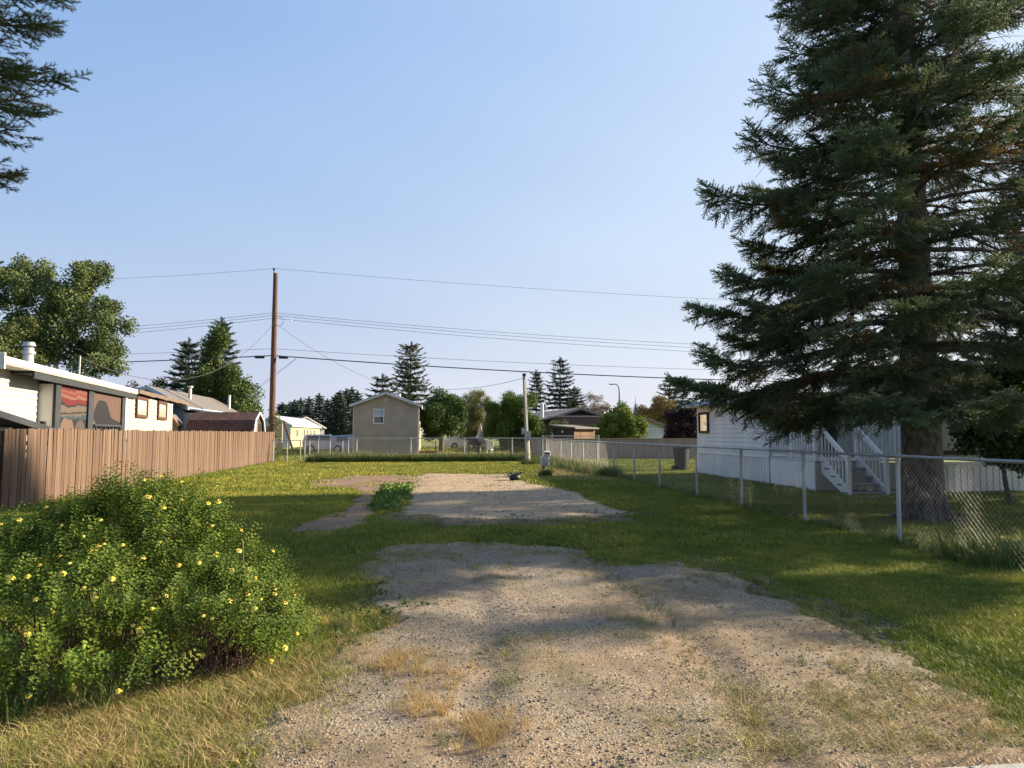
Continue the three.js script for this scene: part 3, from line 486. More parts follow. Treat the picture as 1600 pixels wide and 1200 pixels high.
{
  const h = gableHouse('white_garage', 'white sided garage gable with grey roof above the tan fence', [17.35, 0, -55], 0.12, 3.5, 2.15, 0.62, 6, { wall: MAT.coolWhite, roof: MAT.roofGrey, trim: M(0.22, 0.19, 0.17) }, { ov: 0.28 });
  boards(h, -1.72, 1.72, 0.3, 2.15, 0.2, MAT.coolWhite, 'siding', false).position.z = 0.004;
  part('gable_siding', [box(2.6, 0.19, 0.02, 0, 2.26, 0.01, 0.06), box(1.5, 0.19, 0.02, 0, 2.46, 0.01, 0.06)], MAT.coolWhite, h);
}
// ------------------------------------------------------------------ the white house on the right: wing, deck, stairs, main trailer
{
  const h = thing('white_trailer', 'white and cream mobile home with ribbed skirting beyond the chain link fence', 'house', [10.5, 0, -20.9]);
  // wing: long wall faces -x (towards the lot), end wall faces +z
  const Lw = 5.9, Hw = 2.62;
  part('wing_wall', box(2.6, Hw, Lw, 1.33, Hw / 2, -Lw / 2), MAT.coolWhite, h);
  const lw = frameGroup(h, [0.02, 0, -Lw], -Math.PI / 2); lw.name = 'long_siding'; boards(lw, 0, Lw, 0.86, Hw, 0.155, MAT.coolWhite);
  part('skirt_panel', rbox(0.03, 0.84, Lw, -0.005, 0.44, -Lw / 2), MAT.coolWhite, h);
  const ribs = []; for (let z = 0.1; z < Lw; z += 0.2) ribs.push(box(0.02, 0.8, 0.03, -0.025, 0.44, -z)); part('skirt_ribs', ribs, MAT.coolWhite, h).userData.kind = 'stuff';
  part('skirt_rail', [rbox(0.04, 0.05, Lw, -0.03, 0.87, -Lw / 2)], MAT.white, h);
  const ew = frameGroup(h, [0, 0, 0.02], 0); ew.name = 'end_siding'; boards(ew, 0.02, 1.72, 0.83, Hw, 0.155, M(0.62, 0.58, 0.56, { map: T.weather }));
  part('roof', box(3.5, 0.14, Lw + 0.9, 1.3, Hw + 0.19, -Lw / 2, 0, 0, 0.04), MAT.roofGrey, h);
  part('fascia', rbox(0.04, 0.17, Lw + 0.9, -0.45, Hw + 0.11, -Lw / 2), M(0.34, 0.42, 0.56), h);
  part('soffit', box(0.46, 0.03, Lw + 0.8, -0.22, Hw + 0.02, -Lw / 2), M(0.62, 0.53, 0.40), h);
  windowUnit(h, -0.03, 1.72, 0.75, 0.62, { turn: -Math.PI / 2, z: -Lw + 0.75, frame: MAT.brownTrim, inside: M(0.6, 0.5, 0.36), t: 0.09 }).position.x = -0.035;
  part('door', rbox(0.62, 2.0, 0.06, 2.03, 1.84, 0.05), MAT.black, h);
  // cream recess wall and the main trailer
  part('recess_wall', box(1.3, 3.0, 0.1, 2.75, 1.5, 0.3), MAT.creamWall, h);
  windowUnit(h, 2.72, 1.75, 0.7, 0.85, { z: 0.37, frame: MAT.brownTrim, t: 0.05 });
  const t = thing('cream_trailer', 'cream walled trailer with white ribbed skirting behind the big spruce trunk', 'house', [13.45, 0, -17.45], 0.14);
  part('trailer_wall', box(6, 2.5, 4, 3, 0.95 + 1.25, -2.02), MAT.creamWall, t);
  part('trailer_band', rbox(6, 0.12, 0.03, 3, 1.1, 0.0), M(0.07, 0.055, 0.05), t);
  part('trailer_skirt', box(6, 0.78, 0.05, 3, 0.41, -0.03), MAT.coolWhite, t);
  const rb = []; for (let x = 0.15; x < 6; x += 0.22) rb.push(box(0.03, 0.7, 0.02, x, 0.37, 0.005)); part('trailer_skirt_ribs', rb, MAT.coolWhite, t).userData.kind = 'stuff';
  part('trailer_skirt_cap', rbox(6, 0.06, 0.04, 3, 0.82, 0.01), MAT.white, t);
  part('trailer_roof', box(6.4, 0.12, 4.6, 3, 3.5, -2), MAT.roofGrey, t);
  windowUnit(t, 1.95, 1.75, 0.9, 1.15, { z: 0.0, frame: MAT.dark, t: 0.12 }); windowUnit(t, 4.6, 1.75, 1.2, 1.1, { z: 0.0, frame: MAT.dark, t: 0.1 });
  part('trailer_corner', rbox(0.08, 2.5, 0.04, 0.1, 2.2, 0.0), MAT.white, t);
}
{
  const d = thing('porch_deck', 'white railed porch deck with open plank stairs before the white trailer', 'porch', [10.52, 0, -18.3]);
  const D = 2.58, H = 0.86, RH = 1.02, Wd = 2.75;
  part('floor', Array.from({ length: 17 }, (_, i) => rbox(Wd, 0.04, 0.145, Wd / 2, H, -0.08 - i * 0.151)), MAT.white, d).userData.kind = 'stuff';
  part('side_skirt', box(0.03, H - 0.06, D - 0.05, 0.0, (H - 0.06) / 2 + 0.03, -D / 2), MAT.coolWhite, d);
  part('front_skirt', box(Wd, H - 0.05, 0.03, Wd / 2 + 0.02, (H - 0.05) / 2, -0.03), M(0.58, 0.54, 0.50, { map: T.weather }), d);
  const rail = (x0, z0, x1, z1, n) => {
    const L = Math.hypot(x1 - x0, z1 - z0), a = Math.atan2(-(z1 - z0), x1 - x0), g = frameGroup(d, [x0, H, z0], a); g.name = 'railing';
    part('top_rail', rbox(L, 0.075, 0.06, L / 2, RH, 0), MAT.white, g); part('bottom_rail', rbox(L, 0.07, 0.045, L / 2, 0.1, 0), MAT.white, g);
    const b = prep(rbox(0.042, RH - 0.14, 0.036, 0, RH / 2 + 0.04, 0)); for (let i = 0; i < n; i++) shared('baluster', b, MAT.white, g).position.x = (i + 0.6) * L / n;
  };
  rail(0.03, -0.07, 0.03, -D + 0.1, 17); rail(1.28, -0.04, Wd, -0.04, 11); rail(Wd - 0.02, -0.05, Wd - 0.02, -D + 0.1, 14);
  for (const [x, z] of [[0.05, -0.05], [0.04, -1.3], [1.25, -0.04], [Wd - 0.04, -0.04]]) part('newel_post', [rbox(0.1, RH + 0.14, 0.1, x, H + (RH + 0.14) / 2, z), rbox(0.125, 0.035, 0.125, x, H + RH + 0.155, z)], MAT.white, d);
  const run = 1.24, grey = M(0.28, 0.255, 0.235, { map: T.grainH }), x0 = 0.16, x1 = 1.2;
  for (const x of [x0, x1]) {
    part('stringer', prism([[0, H - 0.02], [0.28, H - 0.02], [run + 0.05, 0.12], [run + 0.05, 0], [run - 0.14, 0], [0, H - 0.32]], 0.045).rotateY(-Math.PI / 2).translate(x, 0, 0), MAT.white, d);
    const g = frameGroup(d, [x, 0, 0], 0); g.name = 'stair_railing'; const ang = Math.atan2(H, run);
    part('hand_rail', rbox(0.07, 0.13, Math.hypot(H, run) + 0.08, 0, H / 2 + RH - 0.08, run / 2, 0.01, ang), MAT.white, g);
    part('bottom_rail', rbox(0.045, 0.07, Math.hypot(H, run), 0, H / 2 + 0.16, run / 2, 0.01, ang), MAT.white, g);
    const b = prep(rbox(0.036, RH - 0.22, 0.042, 0, 0, 0)); for (let i = 0; i < 8; i++) { const t = (i + 0.6) / 8; shared('baluster', b, MAT.white, g).position.set(0, H * (1 - t) + RH / 2 + 0.04, run * t); }
    part('newel_post', rbox(0.09, RH + 0.02, 0.09, 0, (RH + 0.02) / 2, run + 0.05), MAT.white, g);
  }
  for (let i = 0; i < 4; i++) { const y = H - (i + 1) * 0.195, z = (i + 0.9) * run / 4.2; part('tread', rbox(i === 3 ? 1.5 : 1.06, 0.045, 0.27, (x0 + x1) / 2 + (i === 3 ? 0.15 : 0), y, z + 0.02), grey, d); part('tread_support', rbox(0.05, 0.17, 0.05, (x0 + x1) / 2 - 0.1 + 0.05 * i, y - 0.09, z), MAT.whiteWall, d); }
}

// ------------------------------------------------------------------ poles, wires, lamps
const POLE = V(-9.35, 0, -43.5);
{
  const p = thing('utility_pole', 'tall brown wooden utility pole beyond the far end of the slat fence', 'utility pole', [POLE.x, 0, POLE.z]);
  const tilt = V(0.02, 11.3, 0);
  part('shaft', limbTube([V(0, -0.3, 0), V(0.01, 4, 0), V(0.015, 8, 0), tilt], 0.19, 0.135, 14, 12, 0.02), M(0.15, 0.072, 0.045, { map: T.grain, bumpMap: T.bark, bumpScale: 0.015 }), p);
  part('weathered_cap', rod(V(0.02, 11.3, 0), V(0.02, 11.33, 0), 0.14, 0.12, 12), M(0.2, 0.17, 0.14), p);
  part('insulator', [rod(V(-0.07, 11.1, 0.06), V(-0.07, 11.5, 0.06), 0.03), new THREE.SphereGeometry(0.075, 10, 8).scale(1, 1.2, 1).translate(-0.07, 11.55, 0.06)], MAT.black, p);
  for (const y of [8.85, 8.7, 8.52]) part('bracket', [rod(V(0, y, 0.1), V(0, y, 0.26), 0.02), new THREE.SphereGeometry(0.05, 8, 6).translate(0, y, 0.28)], MAT.dark, p);
  part('wire_loop', new THREE.TorusGeometry(0.28, 0.012, 6, 20).translate(0.3, 8.35, 0.2), MAT.black, p);
  const r = rng(91), vg = leafClusterGeo(14, 0.4, 0.17, r), n = 60; const im = new THREE.InstancedMesh(vg, leafMat(), n), m4 = new THREE.Matrix4(), q = new THREE.Quaternion();
  for (let i = 0; i < n; i++) { const y = r() * 3.1, a = r() * 6.28, rr = 0.2 + 0.25 * r() * (1 - y / 4); q.setFromEuler(new THREE.Euler(r() * 6, r() * 6, r() * 6)); m4.compose(V(Math.cos(a) * rr + 0.12, y, Math.sin(a) * rr), q, V(0.6, 0.6, 0.6)); im.setMatrixAt(i, m4); im.setColorAt(i, lin(0.07 + 0.05 * r(), 0.11 + 0.05 * r(), 0.02)); }
  im.name = 'climbing_vine'; im.userData.kind = 'stuff'; p.add(shadowed(im));
}
function wire(label, a, b, sag, r = 0.011, mat = MAT.black, grp) {
  const pts = []; for (let i = 0; i <= 24; i++) { const t = i / 24, v = a.clone().lerp(b, t); v.y -= sag * 4 * t * (1 - t); pts.push(v); }
  const g = new THREE.TubeGeometry(new THREE.CatmullRomCurve3(pts), 40, r, 5); return tag(part('overhead_wire', g, mat), label, 'wire', grp);
}
{
  const up = (y, z = 0) => V(POLE.x, y, POLE.z + z), wm = M(0.05, 0.05, 0.055, { roughness: 0.6 });
  const toR = (px, py) => atZ(px, py, 46), toL = (px, py) => atZ(px, py, 62);
  wire('topmost thin wire running right from the wooden pole tip', up(11.6, 0.06), toR(1320, 476), 0.25, 0.009, wm);
  wire('topmost thin wire running left from the wooden pole tip', up(11.6, 0.06), toL(-60, 438), 0.3, 0.009, wm);
  ['upper', 'middle', 'lower'].forEach((w, i) => {
    wire(w + ' of three close wires running right from the wooden pole', up([8.85, 8.7, 8.52][i], 0.28), toR(1320, [547, 553, 560][i]), 0.32, 0.011, wm);
    wire(w + ' of three close wires running left from the wooden pole', up([8.85, 8.7, 8.52][i], 0.28), toL(-60, [522, 528, 534][i]), 0.3, 0.011, wm);
  });
  wire('single thin wire just above the thick cable, right of the wooden pole', up(6.72), toR(1320, 582), 0.25, 0.011, wm);
  wire('single thin wire just above the thick cable, left of the wooden pole', up(6.72), toL(-60, 558), 0.1, 0.011, wm);
  wire('thick black cable running right from the wooden pole past the small pole', up(6.3), toR(1320, 598), 0.28, 0.034, MAT.black);
  wire('thick black cable running left from the wooden pole over the porch house', up(6.3), toL(-60, 572), 0.1, 0.034, MAT.black);
  wire('slack service wire dropping from the pole down to the beige house', up(8.3), V(-1.9, 5.0, -56), 0.55, 0.012, wm);
  wire('slack service wire sagging left from the pole to the roof mast', up(8.3), V(-11.8, 4.2, -25.3), 1.9, 0.011, wm);
  wire('faint guy wire slanting down left from the cable to the shed', V(-8.0, 6.15, -43.4), V(-11.6, 3.6, -44.5), 0.03, 0.008, wm);
  wire('fainter lower guy wire beside the one slanting to the shed', V(-8.0, 6.1, -43.4), V(-11.9, 3.2, -44.6), 0.03, 0.008, wm);
  wire('sagging service wire from the pine tree to the small metal pole', V(-3, 4.9, -44), V(5.0, 4.55, -36.4), 0.6, 0.011, wm);
  for (const [x, l] of [[-8.75, 'right'], [-10.15, 'left']]) {
    const s = tag(part('cable_splice', new THREE.CapsuleGeometry(0.09, 0.42, 4, 10).rotateZ(Math.PI / 2).translate(x, 6.2, POLE.z), MAT.black), `black splice case hanging on the thick cable ${l} of the wooden pole`, 'cable box');
  }
}
{
  const p = thing('service_pole', 'thin leaning metal service pole with a white painted foot by the back fence', 'utility pole', [5.06, 0, -36.0]);
  part('shaft', limbTube([V(0, -0.2, 0), V(-0.1, 2, 0), V(-0.2, 4.6, 0)], 0.105, 0.085, 12, 6), M(0.30, 0.29, 0.275, { map: T.grain }), p);
  part('pole_cap', rod(V(-0.2, 4.58, 0), V(-0.2, 4.72, 0), 0.1, 0.1), MAT.dark, p);
  part('painted_foot', limbTube([V(0.004, -0.1, 0), V(-0.03, 0.8, 0), V(-0.07, 1.55, 0)], 0.122, 0.118, 12, 4), M(0.55, 0.53, 0.48, { map: T.weather }), p);
  part('conduit', rod(V(-0.02, 0.2, 0.14), V(-0.22, 4.4, 0.11), 0.025), MAT.steel, p);
  part('meter_box', [rbox(0.2, 0.32, 0.14, -0.24, 1.75, 0.06), rbox(0.26, 0.5, 0.16, -0.05, 1.5, 0.17)], MAT.steel, p);
}
{
  const p = thing('power_pedestal', 'grey electric meter box on a short green post in the dry lawn', 'meter box', [4.21, 0, -25.9]);
  part('post', rbox(0.1, 0.5, 0.08, 0, 0.22, 0), M(0.10, 0.14, 0.09), p);
  part('box', rbox(0.3, 0.34, 0.2, 0.05, 0.58, 0, 0.02), MAT.steel, p);
  part('meter', [rod(V(0.1, 0.6, 0.08), V(0.1, 0.6, 0.2), 0.085, 0.085, 14)], M(0.4, 0.4, 0.4), p);
  part('lid', rbox(0.24, 0.2, 0.18, 0.13, 0.86, 0.01, 0.03, 0.2), M(0.55, 0.55, 0.55, { map: T.weather }), p); part('opening', rbox(0.13, 0.07, 0.02, 0.12, 0.9, 0.1), MAT.black, p);
}
{
  const p = thing('broken_fixture', 'dark tangled broken pipe stub lying at the far edge of the gravel pad', 'debris', [2.9, 0.02, -23.9]);
  const r = rng(33);
  for (let i = 0; i < 8; i++) { const a = i * 0.8, L = 0.25 + 0.22 * r(); part('branch', limbTube([V(0, 0.02, 0), V(Math.cos(a) * L * 0.5, 0.13 + 0.2 * r(), Math.sin(a) * L * 0.4), V(Math.cos(a) * L, 0.05 + 0.25 * r(), Math.sin(a) * L)], 0.035, 0.012, 6, 5), MAT.dark, p); }
  part('core', new THREE.IcosahedronGeometry(0.17, 1).scale(1.2, 0.8, 1).translate(0, 0.1, 0), MAT.black, p);
}
{
  const b = thing('wheelie_bin', 'tall dark grey wheeled refuse bin standing in the yard before the tan fence', 'bin', [10.72, 0, -29.2], 0.25);
  const g = new THREE.CylinderGeometry(0.36, 0.27, 0.95, 4, 1).rotateY(Math.PI / 4).translate(0, 0.53, 0), bm = M(0.03, 0.03, 0.04, { roughness: 0.5, map: T.mottled });
  part('body', g, bm, b); part('rim', rbox(0.58, 0.06, 0.58, 0, 0.99, 0), bm, b); part('lid', rbox(0.58, 0.05, 0.62, 0, 1.06, 0, 0.02, 0.05), M(0.16, 0.16, 0.18), b);
  for (const x of [-0.24, 0.26]) part('wheel', rod(V(x - 0.03, 0.13, -0.24), V(x + 0.03, 0.13, -0.24), 0.13, 0.13, 16), MAT.black, b);
  part('handle', rod(V(-0.22, 1.02, -0.36), V(0.22, 1.02, -0.36), 0.02), bm, b);
}
function streetLamp(label, x, z, h, reach, grp) {
  const p = thing('street_lamp', label, 'street lamp', [x, 0, z], 0, grp), m = M(0.26, 0.27, 0.30, { metalness: 0.4 });
  part('pole', rod(V(0, 0, 0), V(0, h * 0.86, 0), 0.14, 0.1), m, p);
  part('arm', limbTube([V(0, h * 0.86, 0), V(reach * 0.12, h * 0.95, 0), V(reach * 0.5, h, 0), V(reach, h, 0)], 0.09, 0.06, 8, 10), m, p);
  part('lamp_head', rbox(0.6, 0.14, 0.25, reach + Math.sign(reach) * 0.3, h, 0, 0.04), m, p);
}
{ const a = atZ(968, 640, 90), b = atZ(952, 640, 130); streetLamp('tall curved street lamp rising behind the pale green tree', a.x, -90, 8.1, -0.75); streetLamp('lower street lamp with a long slanting arm left of the curved lamp', b.x, -130, 7.7, -2.2); }
for (const [px, top, w, lb] of [[993, 626, 1.9, 'far blue church spire with pale tower behind the garage trees'], [965, 632, 1.1, 'thin far spire left of the blue spire, behind the curved lamp']]) {
  const q = atZ(px, top, 230), t = thing('church_spire', lb, 'spire', [q.x, 0, -230]), hb = q.y - w * 2.6, pm = M(0.50, 0.42, 0.44);
  part('tower', box(w, hb, w, 0, hb / 2, 0), pm, t); part('spire', new THREE.ConeGeometry(w * 0.62, w * 2.6, 8).translate(0, hb + w * 1.3, 0), M(0.16, 0.17, 0.45), t);
  part('belfry_opening', box(w * 0.35, w * 0.7, 0.05, 0, hb - w * 0.5, w / 2 + 0.02), MAT.dark, t); part('finial', rod(V(0, hb + w * 2.5, 0), V(0, hb + w * 3.2, 0), 0.06), MAT.dark, t);
}
// parked vehicles and yard things beyond the back fence
function vehicle(name, label, pos, turn, prof, W, paint, glassR, wheels, cat) {
  const c = thing(name, label, cat, pos, turn);
  const s = new THREE.Shape(prof.map(p => new THREE.Vector2(p[0], p[1]))), g = new THREE.ExtrudeGeometry(s, { depth: W - 0.1, bevelEnabled: true, bevelSize: 0.05, bevelThickness: 0.05, bevelSegments: 2 }).translate(0, 0, -(W - 0.1) / 2);
  part('body', g, paint, c);
  for (const [a, b, y0, y1] of glassR) part('window', [box(b - a, y1 - y0, 0.02, (a + b) / 2, (y0 + y1) / 2, W / 2 + 0.003)], M(0.02, 0.03, 0.05, { roughness: 0.08 }), c);
  for (const x of wheels) for (const z of [-1, 1]) { const w = part('wheel', rod(V(x, 0.34, z * (W / 2 - 0.1)), V(x, 0.34, z * (W / 2 + 0.02)), 0.34, 0.34, 18), MAT.black, c); part('hubcap', rod(V(x, 0.34, z * (W / 2 + 0.02)), V(x, 0.34, z * (W / 2 + 0.035)), 0.2, 0.2, 14), MAT.steel, w); }
  for (const z of [-0.6, 0.6]) part('tail_light', box(0.03, 0.2, 0.16, prof[0][0] - 0.05, 0.9, z), M(0.35, 0.02, 0.02), c);
  return c;
}
const vanProf = [[-1.6, 0.3], [-1.68, 0.95], [-1.5, 1.42], [-1.3, 1.5], [0.5, 1.5], [1.0, 1.05], [1.7, 0.92], [1.8, 0.35]], carProf = [[-2.2, 0.35], [-2.25, 0.95], [-1.7, 1.05], [-1.1, 1.5], [0.3, 1.5], [1.0, 1.02], [2.1, 0.85], [2.25, 0.4]];
vehicle('parked_car', 'silver hatchback parked behind the weeds left of the beige house', [-9.1, 0, -63], 0.05, vanProf, 1.9, M(0.42, 0.45, 0.52, { metalness: 0.3, roughness: 0.35 }), [[-1.3, -0.35, 1.02, 1.4], [-0.25, 0.55, 1.02, 1.4]], [-1.0, 1.15], 'car');
vehicle('parked_pickup', 'blue and white pickup with canopy parked right of the silver hatchback', [-6.7, 0, -60.5], 0.0, [[-1.3, 0.4], [-1.32, 1.4], [0.4, 1.5], [0.8, 1.1], [1.5, 0.98], [1.6, 0.4]], 1.8, M(0.30, 0.38, 0.55, { metalness: 0.2, roughness: 0.35 }), [[-0.9, 0.1, 0.98, 1.34]], [-0.8, 1.05], 'pickup');
vehicle('white_car', 'white car parked behind the round green tree trunk', [4.2, 0, -76.5], 0, carProf.map(p => [p[0] * 1.15, p[1]]), 1.8, M(0.72, 0.73, 0.75, { roughness: 0.35 }), [[-1.0, 0.5, 1.05, 1.4]], [-1.5, 1.5], 'car');
{
  const u = thing('patio_umbrella', 'folded beige patio umbrella standing between the two green trees', 'umbrella', [3.75, 0, -52]);
  part('canopy', new THREE.LatheGeometry([[0.30, 0.75], [0.36, 0.95], [0.27, 1.4], [0.16, 1.85], [0.03, 2.3]].map(p => new THREE.Vector2(p[0], p[1])), 10), M(0.55, 0.44, 0.36), u); part('pole', rod(V(0, 0, 0), V(0, 2.4, 0), 0.03), MAT.white, u); part('base', rod(V(0, 0, 0), V(0, 0.12, 0), 0.3), MAT.dark, u);
  const c = thing('garden_grill', 'dark lidded garden grill beside the folded umbrella', 'grill', [3.2, 0, -51.5], 0.2);
  part('lid', new THREE.SphereGeometry(0.42, 14, 8, 0, 6.3, 0, 1.57).scale(1, 0.9, 0.7).translate(0, 1.05, 0), MAT.black, c); part('bowl', rbox(0.84, 0.25, 0.55, 0, 0.94, 0, 0.05), MAT.black, c); part('shelf', rbox(0.5, 0.04, 0.5, 0.68, 1.05, 0), M(0.25, 0.18, 0.13), c);
  for (const x of [-0.36, 0.36]) part('leg', rbox(0.05, 0.85, 0.5, x, 0.43, 0), MAT.dark, c);
  const ch = thing('garden_chair', 'pale plastic garden chair right of the folded umbrella', 'chair', [4.4, 0, -52.2], -0.4);
  part('seat', rbox(0.5, 0.05, 0.5, 0, 0.43, 0), MAT.coolWhite, ch); part('backrest', rbox(0.5, 0.6, 0.05, 0, 0.75, -0.25, 0.02, -0.15), MAT.coolWhite, ch); for (const [x, z] of [[-1, -1], [1, -1], [1, 1], [-1, 1]]) part('leg', rbox(0.05, 0.43, 0.05, x * 0.22, 0.21, z * 0.22), MAT.coolWhite, ch);
}
{
  const s = thing('swing_frame', 'leaning grey timber frame and plank beside the wooden pole', 'frame', [-12.6, 0, -62]);
  part('post', rbox(0.35, 2.7, 0.3, 0, 1.35, 0), M(0.30, 0.26, 0.22), s); part('leaning_plank', rbox(0.16, 3.0, 0.08, 0.75, 1.3, 0.2, 0.01, 0, 0, 0.32), M(0.14, 0.08, 0.06), s); part('cross_bar', rbox(1.6, 0.1, 0.1, -0.3, 2.6, 0), M(0.12, 0.17, 0.18), s);
}

// ------------------------------------------------------------------ vegetation
function leafClusterGeo(n, spread, leaf, r) {     // a loose clump of small folded leaves
  const pos = []; const q = new THREE.Quaternion(), e = new THREE.Euler();
  for (let i = 0; i < n; i++) {
    let c; do c = V(r() * 2 - 1, r() * 2 - 1, r() * 2 - 1); while (c.lengthSq() > 1); c.multiplyScalar(spread); c.y *= 0.8;
    e.set((r() - 0.5) * 2.4, r() * 6.28, (r() - 0.5) * 2.4); q.setFromEuler(e); const s = leaf * (0.65 + 0.6 * r());
    const P = [[0, 0, -0.6], [0.36, 0.08, 0], [0, 0, 0.6], [-0.36, 0.08, 0]].map(p => V(...p).multiplyScalar(s).applyQuaternion(q).add(c));
    for (const k of [0, 2, 1, 0, 3, 2]) pos.push(P[k].x, P[k].y, P[k].z);
  }
  const g = new THREE.BufferGeometry(); g.setAttribute('position', new THREE.Float32BufferAttribute(pos, 3)); g.computeVertexNormals(); return g;
}
const LG = (() => { const r = rng(400); return { small: leafClusterGeo(26, 0.5, 0.16, r), mid: leafClusterGeo(18, 0.5, 0.24, r), fine: leafClusterGeo(44, 0.5, 0.11, r) }; })();
const LEAF = leafMat(), NEEDLE = M(1, 1, 1, { roughness: 0.7 }), NEEDLE_NEAR = leafMat({ transmission: 0.45, roughness: 0.7 });
const CR = {};
function crownOf(parent, pts, geo, mat, colour, r, smin, smax, flat = 1) {
  const im = new THREE.InstancedMesh(geo, mat, pts.length), m = new THREE.Matrix4(), q = new THREE.Quaternion(), e = new THREE.Euler();
  pts.forEach((p, i) => { e.set(r() * 6.28 * flat, r() * 6.28, r() * 6.28 * flat); q.setFromEuler(e); const s = smin + (smax - smin) * r(); m.compose(p, q, V(s, s, s)); im.setMatrixAt(i, m); im.setColorAt(i, colour(p, r)); });
  im.name = 'crown'; im.userData.kind = 'stuff'; parent.add(shadowed(im)); return im;
}
const tint = (c, v) => (p, r) => { const k = 1 + (r() - 0.5) * v, y = 1 + (r() - 0.5) * v * 0.6; return lin(c[0] * k * y, c[1] * k, c[2] * k * (2 - y)); };
function broadleaf(o) {        // o: name,label,x,z,h (trunk height), tr, blobs [[x,y,z,rx,ry,rz]], n, geo, s, col
  const r = rng(o.seed), t = thing(o.name, o.label, o.cat || 'tree', [o.x, 0, o.z], 0, o.group), th = o.h, tg = [];
  const top = V((r() - 0.5) * 0.4, th, 0);
  part('trunk', limbTube([V(0, -0.2, 0), V((r() - 0.5) * 0.25, th * 0.5, 0), top], o.tr, o.tr * 0.7, 9, 6, 0.06), o.bark || MAT.bark, t);
  for (const b of o.blobs) tg.push(limbTube([V(0, Math.min(th * 0.85, b[1]), 0), V(b[0] * 0.4, (th + b[1]) / 2, b[2] * 0.4), V(b[0], b[1] + b[4] * 0.5, b[2])], o.tr * 0.5, o.tr * 0.08, 6, 6));
  part('limbs', tg, o.bark || MAT.bark, t);
  const pts = [], vol = o.blobs.map(b => b[3] * b[4] * b[5]), tot = vol.reduce((a, b) => a + b, 0);
  o.blobs.forEach((b, k) => {
    const n = Math.ceil(o.n * vol[k] / tot);
    // sub-clumps inside each lobe make gaps and an uneven outline
    const subs = []; for (let i = 0; i < 12; i++) { let c; do c = V(r() * 2 - 1, r() * 2 - 1, r() * 2 - 1); while (c.lengthSq() > 1); c.normalize().multiplyScalar(0.4 + 0.68 * r()); subs.push([c, 0.2 + 0.22 * r()]); }
    for (let i = 0; i < n; i++) { const [c, sr] = subs[(r() * 12) | 0]; let d; do d = V(r() * 2 - 1, r() * 2 - 1, r() * 2 - 1); while (d.lengthSq() > 1); const p = c.clone().addScaledVector(d, sr); pts.push(V(b[0] + p.x * b[3], b[1] + p.y * b[4], b[2] + p.z * b[5])); }
  });
  crownOf(t, pts, o.geo || LG.small, LEAF, tint(o.col, o.var || 0.5), r, o.s * 0.7, o.s * 1.25);
  return t;
}
// needle spray: a flat branchlet along +x with side twigs, drawn as many thin needle faces
function sprayGeo(nSide, needles, nl, nw, r, up = 0.25) {
  const pos = []; const segs = [[V(0, 0, 0), V(1, 0.03, 0)]];
  for (let i = 0; i < nSide; i++) { const t = 0.06 + 0.86 * i / nSide, s = i % 2 ? 1 : -1, L = (1 - t) * 0.45 + 0.14; const a = 0.75 + 0.25 * r(); const el = (r() - 0.5) * 1.5; segs.push([V(t, 0, 0), V(t + L * Math.cos(a), L * Math.sin(a) * Math.sin(el) * 0.8, s * L * Math.sin(a) * Math.cos(el))]); }
  const total = segs.reduce((s, g) => s + g[0].distanceTo(g[1]), 0);
  for (const [a, b] of segs) {
    const d = b.clone().sub(a), L = d.length(); d.normalize(); const n = Math.ceil(needles * L / total);
    for (let i = 0; i < n; i++) {
      const t = (i + r()) / n, p = a.clone().lerp(b, t), az = r() * 6.28, u = V(0, 1, 0), w = d.clone().cross(u).normalize(), o = u.clone().multiplyScalar(Math.cos(az)).addScaledVector(w, Math.sin(az)).addScaledVector(d, 0.9).normalize();
      if (o.y < -0.3) o.y *= 0.5; const side = d.clone().cross(o).normalize().multiplyScalar(nw * 0.5), l = nl * (0.7 + 0.5 * r()), q = p.clone().addScaledVector(o, l);
      pos.push(p.x - side.x, p.y - side.y, p.z - side.z, p.x + side.x, p.y + side.y, p.z + side.z, q.x, q.y, q.z);
    }
    const w = V(0, 0, 0.008); pos.push(a.x, a.y, a.z - w.z, a.x, a.y, a.z + w.z, b.x, b.y, b.z);
  }
  const g = new THREE.BufferGeometry(); g.setAttribute('position', new THREE.Float32BufferAttribute(pos, 3)); g.computeVertexNormals(); return g;
}
const SP = (() => { const r = rng(500); return { near: [0, 1, 2].map(() => sprayGeo(13, 640, 0.082, 0.024, r)), far: sprayGeo(7, 130, 0.2, 0.075, r), tuft: [0, 1].map(() => sprayGeo(6, 420, 0.16, 0.016, r)) }; })();
